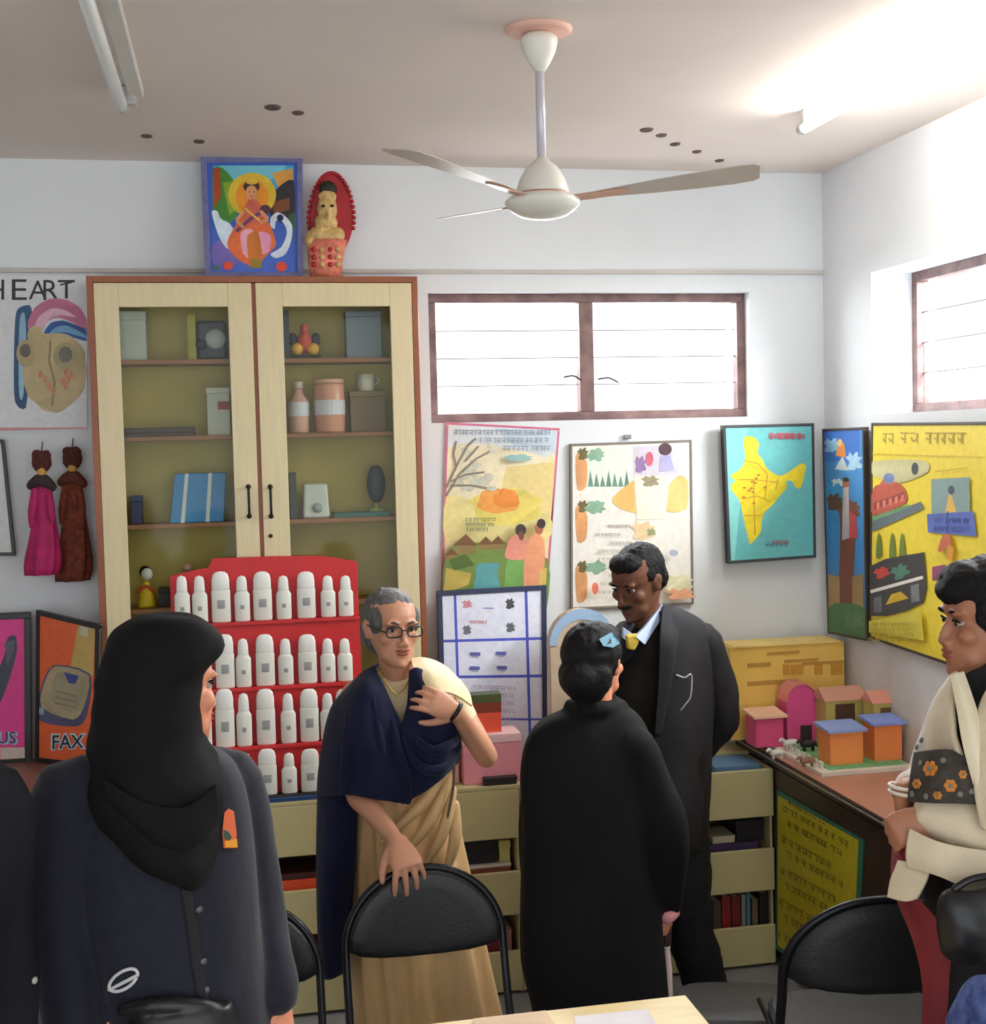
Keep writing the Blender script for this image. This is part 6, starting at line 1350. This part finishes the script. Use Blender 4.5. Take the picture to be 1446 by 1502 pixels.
# far white sleeve, shawl halves, near forearm
mb = MB(); mb.tube([J['shR'] + V(.05, 0, .01), J['shR'], J['shR'].lerp(J['elR'], .5), J['elR'], J['elR'].lerp(J['wrR'], .55)], [.05, .056, .054, .050, .040], 16)
sl = fuse(mb, 'white_sleeve', M_EWH, E_, .006, 4, (.006, (14, 14, 10), 1))
ats = surf(sl)
W = (.008, (10, 10, 12), 5)
sheet([[(1404, 985, -.03), (1396, 990, .06), (1410, 985, .12)], [(1398, 1020, -.11), (1372, 1030, .05), (1400, 1025, .16)], [(1402, 1080, -.16), (1358, 1086, .03), (1400, 1090, .20)], [(1424, 1140, -.18), (1372, 1150, -.06), (1420, 1150, .20)]], Y0, 'shawl_front', M_ESH, E_, .010, wr=W)
sheet([[(1460, 985, -.09), (1490, 985, -.07), (1520, 1000, .05)], [(1436, 1040, -.15), (1500, 1030, -.17), (1560, 1060, .05)], [(1425, 1100, -.19), (1500, 1100, -.22), (1590, 1120, .05)], [(1430, 1170, -.2), (1510, 1180, -.24), (1600, 1200, .05)], [(1440, 1215, -.2), (1520, 1230, -.24), (1600, 1250, .05)]], Y0, 'shawl_front', M_ESH, E_, .010, wr=W)
sheet([[(1394, 990, -.10), (1402, 988, -.105), (1412, 986, -.10)], [(1404, 1040, -.15), (1418, 1040, -.165), (1430, 1040, -.155)], [(1412, 1090, -.185), (1430, 1092, -.20), (1444, 1092, -.19)], [(1428, 1150, -.20), (1446, 1152, -.215), (1462, 1152, -.2)]], Y0, 'shawl_edge', mat('pale_cream_edge', (234, 222, 190), rough=.8), E_, .008)
# embroidered panel
emb = sheet([[(1342, 1104, -.06), (1372, 1100, -.13), (1400, 1102, -.16), (1426, 1120, -.19)], [(1336, 1140, -.08), (1370, 1140, -.15), (1404, 1140, -.18), (1440, 1146, -.2)], [(1332, 1176, -.09), (1370, 1178, -.155), (1404, 1178, -.18), (1446, 1180, -.2)]], Y0, 'embroidered_panel', mat('dark_embroidered_cloth', (58, 52, 46), rough=.8, var=.35, scale=60), E_, .006)
ate = surf(emb)
M_OF = mat('orange_thread', (196, 122, 44), rough=.7, var=.25, scale=60); M_GF = mat('green_grey_thread', (116, 120, 104), rough=.8)
for (x, y, r) in ((1366, 1128, 11), (1347, 1150, 7), (1394, 1152, 9), (1376, 1166, 6), (1412, 1136, 6)):
    for k_ in range(6):
        a = k_ * math.pi / 3; disc_on(ate, x + r * .62 * math.cos(a), y + r * .62 * math.sin(a), r * .42 / 670, 'embroidered_petal', M_OF, emb, .003, .003)
    disc_on(ate, x, y, r * .35 / 670, 'embroidered_petal', M_GF, emb, .004, .003)
for (x, y) in ((1352, 1120), (1384, 1116), (1340, 1165), (1360, 1168), (1408, 1164), (1425, 1160)): disc_on(ate, x, y, .006, 'embroidered_petal', M_GF, emb, .003, .003)
M_FLW = mat('slate_flower_print', (96, 106, 110), rough=.8)
for (x, y, r) in ((1378, 1040, 6), (1390, 1026, 5), (1370, 1052, 5), (1362, 1066, 4), (1384, 1050, 4), (1352, 1086, 4), (1345, 1096, 4)): disc_on(ats, x, y, r / 670, 'flower_print', M_FLW, sl, .002, .001)
mb = MB(); mb.tube([J['shL'], J['shL'].lerp(J['elL'], .5), J['elL'], J['elL'].lerp(J['wrL'], .5), J['wrL'] + V(.02, 0, 0)], [.066, .068, .066, .060, .050], 18)
fuse(mb, 'shawl_sleeve', M_ESH, E_, .006, 4, (.007, (12, 12, 14), 3))
sheet([[(1336, 1216, -.12), (1380, 1236, -.17), (1440, 1246, -.2), (1520, 1250, -.22)], [(1330, 1250, -.13), (1376, 1266, -.185), (1440, 1284, -.21), (1520, 1296, -.23)], [(1332, 1272, -.13), (1376, 1284, -.185), (1440, 1312, -.21), (1520, 1330, -.23)]], Y0, 'shawl_hem', M_ESH, E_, .008, wr=(.006, (14, 14, 10), 2))
sheet([[(1318, 1262, -.10), (1340, 1266, -.13), (1364, 1274, -.16)], [(1308, 1290, -.10), (1334, 1294, -.14), (1356, 1296, -.165)], [(1303, 1316, -.10), (1328, 1322, -.14), (1344, 1318, -.16)]], Y0, 'shawl_end', M_ESH, E_, .008, wr=(.005, (20, 20, 10), 2))
for q in range(2): MB().tube([J['wrR'] + V(-.004, -.012, -.028 * 0) + V(*(.030 * math.cos(a) * Vector((.8, -.2, -.1)) + .030 * math.sin(a) * Vector((.1, .9, 0)))) + V(0, 0, .012 * q) for a in [2 * math.pi * i / 18 for i in range(19)]], .0035, 8, 1).build('bangle', mat('white_bangle', (226, 216, 204), rough=.3), E_, smooth=True)
bag = thing('handbag', 'black leather handbag hanging in front of the woman in the cream shawl', 'handbag', P(1420, 1400, Y0 - .25))
mb = MB(); mb.loft(rows_loft(smooth_rows([(1296, 1400, 1480, .02), (1308, 1384, 1500, .035), (1340, 1378, 1506, .05), (1380, 1382, 1506, .05), (1402, 1392, 1496, .04), (1408, 1420, 1480, .02)]), Y0 - .27))
fuse(mb, 'pouch', mat('black_bag_leather', (20, 20, 22)), bag, .006, 3, (.008, (12, 12, 12), 3))
MB().tube([P(1400, 1304, Y0 - .27), P(1424, 1290, Y0 - .275), P(1456, 1286, Y0 - .275), P(1480, 1302, Y0 - .27)], .007, 8).build('strap', MATS['black_bag_leather'], bag, smooth=True)
# ------------------------------------------------------------------ folding chairs
M_VINYL = mat('black_chair_vinyl', (26, 24, 24), rough=.45, var=.12, bump=.12, bscale=140)
M_TUBE = mat('black_chair_tube', (30, 30, 34), rough=.3, metal=.5)
M_SEAT = mat('charcoal_seat_vinyl', (58, 58, 60), rough=.4, var=.1, bump=.1, bscale=120)
def make_chair(w_=.41, top=.85):
    """folding chair, back at y = 0, seat out to -y"""
    t = thing('folding_chair', '', 'chair', (0, 0, 0), 'black folding chairs'); h = w_ / 2; rise = .19; zc_ = top - rise
    arc = [V(h * math.cos(a), .02 + .03 * math.sin(a), zc_ + rise * math.sin(a)) for a in [math.pi * i / 14 for i in range(15)]]
    pth = [V(h, -.40, .012), V(h, -.20, .28), V(h, -.03, .52)] + arc + [V(-h, -.03, .52), V(-h, -.20, .28), V(-h, -.40, .012)]
    MB().tube(pth, .0105, 10, 2).build('back_frame', M_TUBE, t, smooth=True)
    hp = h - .006
    def pad(f): return [V(hp * math.cos(a) * f, .0, zc_ + (rise - .004) * math.sin(a) * f) for a in [math.pi * i / 16 for i in range(17)]] + [V(-hp * .85 * f, 0, zc_ - .018 * f), V(-hp * .6 * f, 0, zc_ - .030 * f), V(-hp * .25 * f, 0, zc_ - .036 * f), V(hp * .25 * f, 0, zc_ - .036 * f), V(hp * .6 * f, 0, zc_ - .030 * f), V(hp * .85 * f, 0, zc_ - .018 * f)]
    r_ = []
    for f, y in ((.02, -.007), (.4, -.0068), (.75, -.006), (.94, -.003), (.99, .002), (1.0, .008), (1.0, .018), (.97, .026), (.75, .032), (.4, .033), (.02, .033)):
        r_.append([q + V(0, y + .03 * (1 - (q.x / h) ** 2), 0) for q in pad(f)])
    MB().loft(r_).build('backrest', M_VINYL, t, smooth=True)
    s_ = [ring((0, -.215, z), (h - .012) * f, .195 * f, 32, p=4) for z, f in ((.432, .92), (.436, 1.0), (.455, 1.0), (.466, .94))]
    MB().loft(s_).build('seat', M_SEAT, t, smooth=False, bevel=.003)
    for sx in (-1, 1):
        MB().tube([V(sx * (h - .022), .12, .012), V(sx * (h - .022), -.06, .26), V(sx * (h - .022), -.22, .424)], .009, 10, 2).build('leg', M_TUBE, t, smooth=True)
        MB().tube([V(sx * (h - .006), -.03, .446), V(sx * (h - .006), -.38, .446)], .006, 8, 1).build('seat_rail', M_TUBE, t, smooth=True)
    MB().tube([V(-h + .022, .10, .04), V(h - .022, .10, .04)], .008, 8, 1).build('cross_bar', M_TUBE, t, smooth=True)
    return t
ch = make_chair(); p = P(622, 1274, 3.42); ch.location = (p.x, 3.42, p.z - .865); ch.location.z = 0
ch['label'] = 'black folding chair with rounded back under the hand of the woman in the saree'
c2 = clone(ch, 'black folding chair at the right below the woman in the cream shawl')
c2.location = (P(1290, 1312, 2.95).x, 2.95, 0); c2.rotation_euler = (0, 0, math.radians(168)); c2.scale = (1.16, .95, 1.005)
c3 = clone(ch, 'black folding chair mostly hidden behind the woman in the black headscarf')
c3.location = (P(345, 1400, 3.35).x, 3.35, 0); c3.scale = (1, 1, .97)
# ------------------------------------------------------------------ table in front
M_PALE = mat('pale_wood_table_top', (226, 200, 140), rough=.35, var=.06, scale=4, stretch=(2, 14, 2))
tb = thing('table', 'pale wooden table at the bottom edge in front of the person in the black coat', 'table', (.58, 2.2, 0))
tx0, tx1, ty0, ty1, tz = .24, .915, 1.55, 2.745, .75
MB().box((tx0, ty0, tz - .025), (tx1, ty1, tz)).build('top', M_PALE, tb, bevel=.004)
MB().box((tx0 - .0005, ty0, tz - .029), (tx1 + .0005, ty1 + .001, tz - .0252)).build('edge_band', mat('dark_table_edge', (52, 44, 42), rough=.4), tb)
for x in (tx0 + .03, tx1 - .07):
    for y in (ty0 + .03, ty1 - .07): MB().box((x, y, 0), (x + .04, y + .04, tz - .0295)).build('leg', M_TUBE, tb, bevel=.004)
q = [PZ(842, 1492, tz), PZ(950, 1481, tz), PZ(978, 1530, tz), PZ(850, 1545, tz)]
tag(MB().prism([v + V(0, 0, .0004) for v in q], (0, 0, .0012)).build('paper_sheet', mat('white_paper', (226, 220, 222), rough=.7), None), 'white paper sheet lying on the pale table at the bottom edge', 'paper')
q = [PZ(694, 1497, tz), PZ(800, 1485, tz), PZ(826, 1520, tz), PZ(700, 1540, tz)]
tag(MB().prism([v + V(0, 0, .0004) for v in q], (0, 0, .004)).build('manila_folder', mat('pinkish_manila_card', (220, 190, 156), rough=.6), None), 'pinkish manila folder lying on the left of the pale table', 'folder')
# stool with grey cushion
sc = V(1.315, 3.515, 0)
st = thing('stool', 'dark grey cushioned stool between the pale table and the right chair', 'stool', sc)
MB().loft([ring((sc.x, sc.y, z - .07), .165 * f, .135 * f, 36, V(.96, -.27, 0), V(.27, .96, 0), 4) for z, f in ((.405, .93), (.409, .99), (.432, 1.0), (.446, .985), (.452, .93), (.454, .5))]).build('cushion', mat('grey_cushion_vinyl', (74, 74, 76), rough=.45, var=.08, bump=.1, bscale=120), st, smooth=True)
for dx in (-1, 1):
    for dy in (-1, 1):
        a = V(sc.x + dx * .12, sc.y + dy * .10, .334); b = V(sc.x + dx * .15, sc.y + dy * .12, .011)
        MB().tube([a, b], .011, 10, 1).build('leg', M_TUBE, st, smooth=True)
MB().tube([V(sc.x - .137, sc.y - .111, .15), V(sc.x + .137, sc.y - .111, .15)], .008, 8, 1).build('foot_rail', M_TUBE, st, smooth=True)
# blue patterned cloth at the bottom right corner
Yk = 2.02
def blue_print():
    m = mat('blue_flower_cloth', (30, 46, 104), rough=.8, var=.3, scale=40, var2=(92, 114, 172)); return m
cb_ = thing('cloth_bundle', 'blue and white patterned cloth in the bottom right corner', 'cloth', P(1446, 1560, Yk))
mb = MB(); mb.loft(rows_loft(smooth_rows([(1436, 1436, 1500, .03), (1452, 1424, 1530, .07), (1490, 1412, 1550, .10), (1560, 1404, 1570, .12), (1680, 1400, 1580, .13), (1900, 1396, 1600, .14), (2080, 1392, 1610, .15)]), Yk, 40, mod=lambda t, f: 1 + .05 * math.sin(7 * t + 4 * f)))
fuse(mb, 'folds', blue_print(), cb_, .008, 3, (.01, (10, 10, 6), 3))
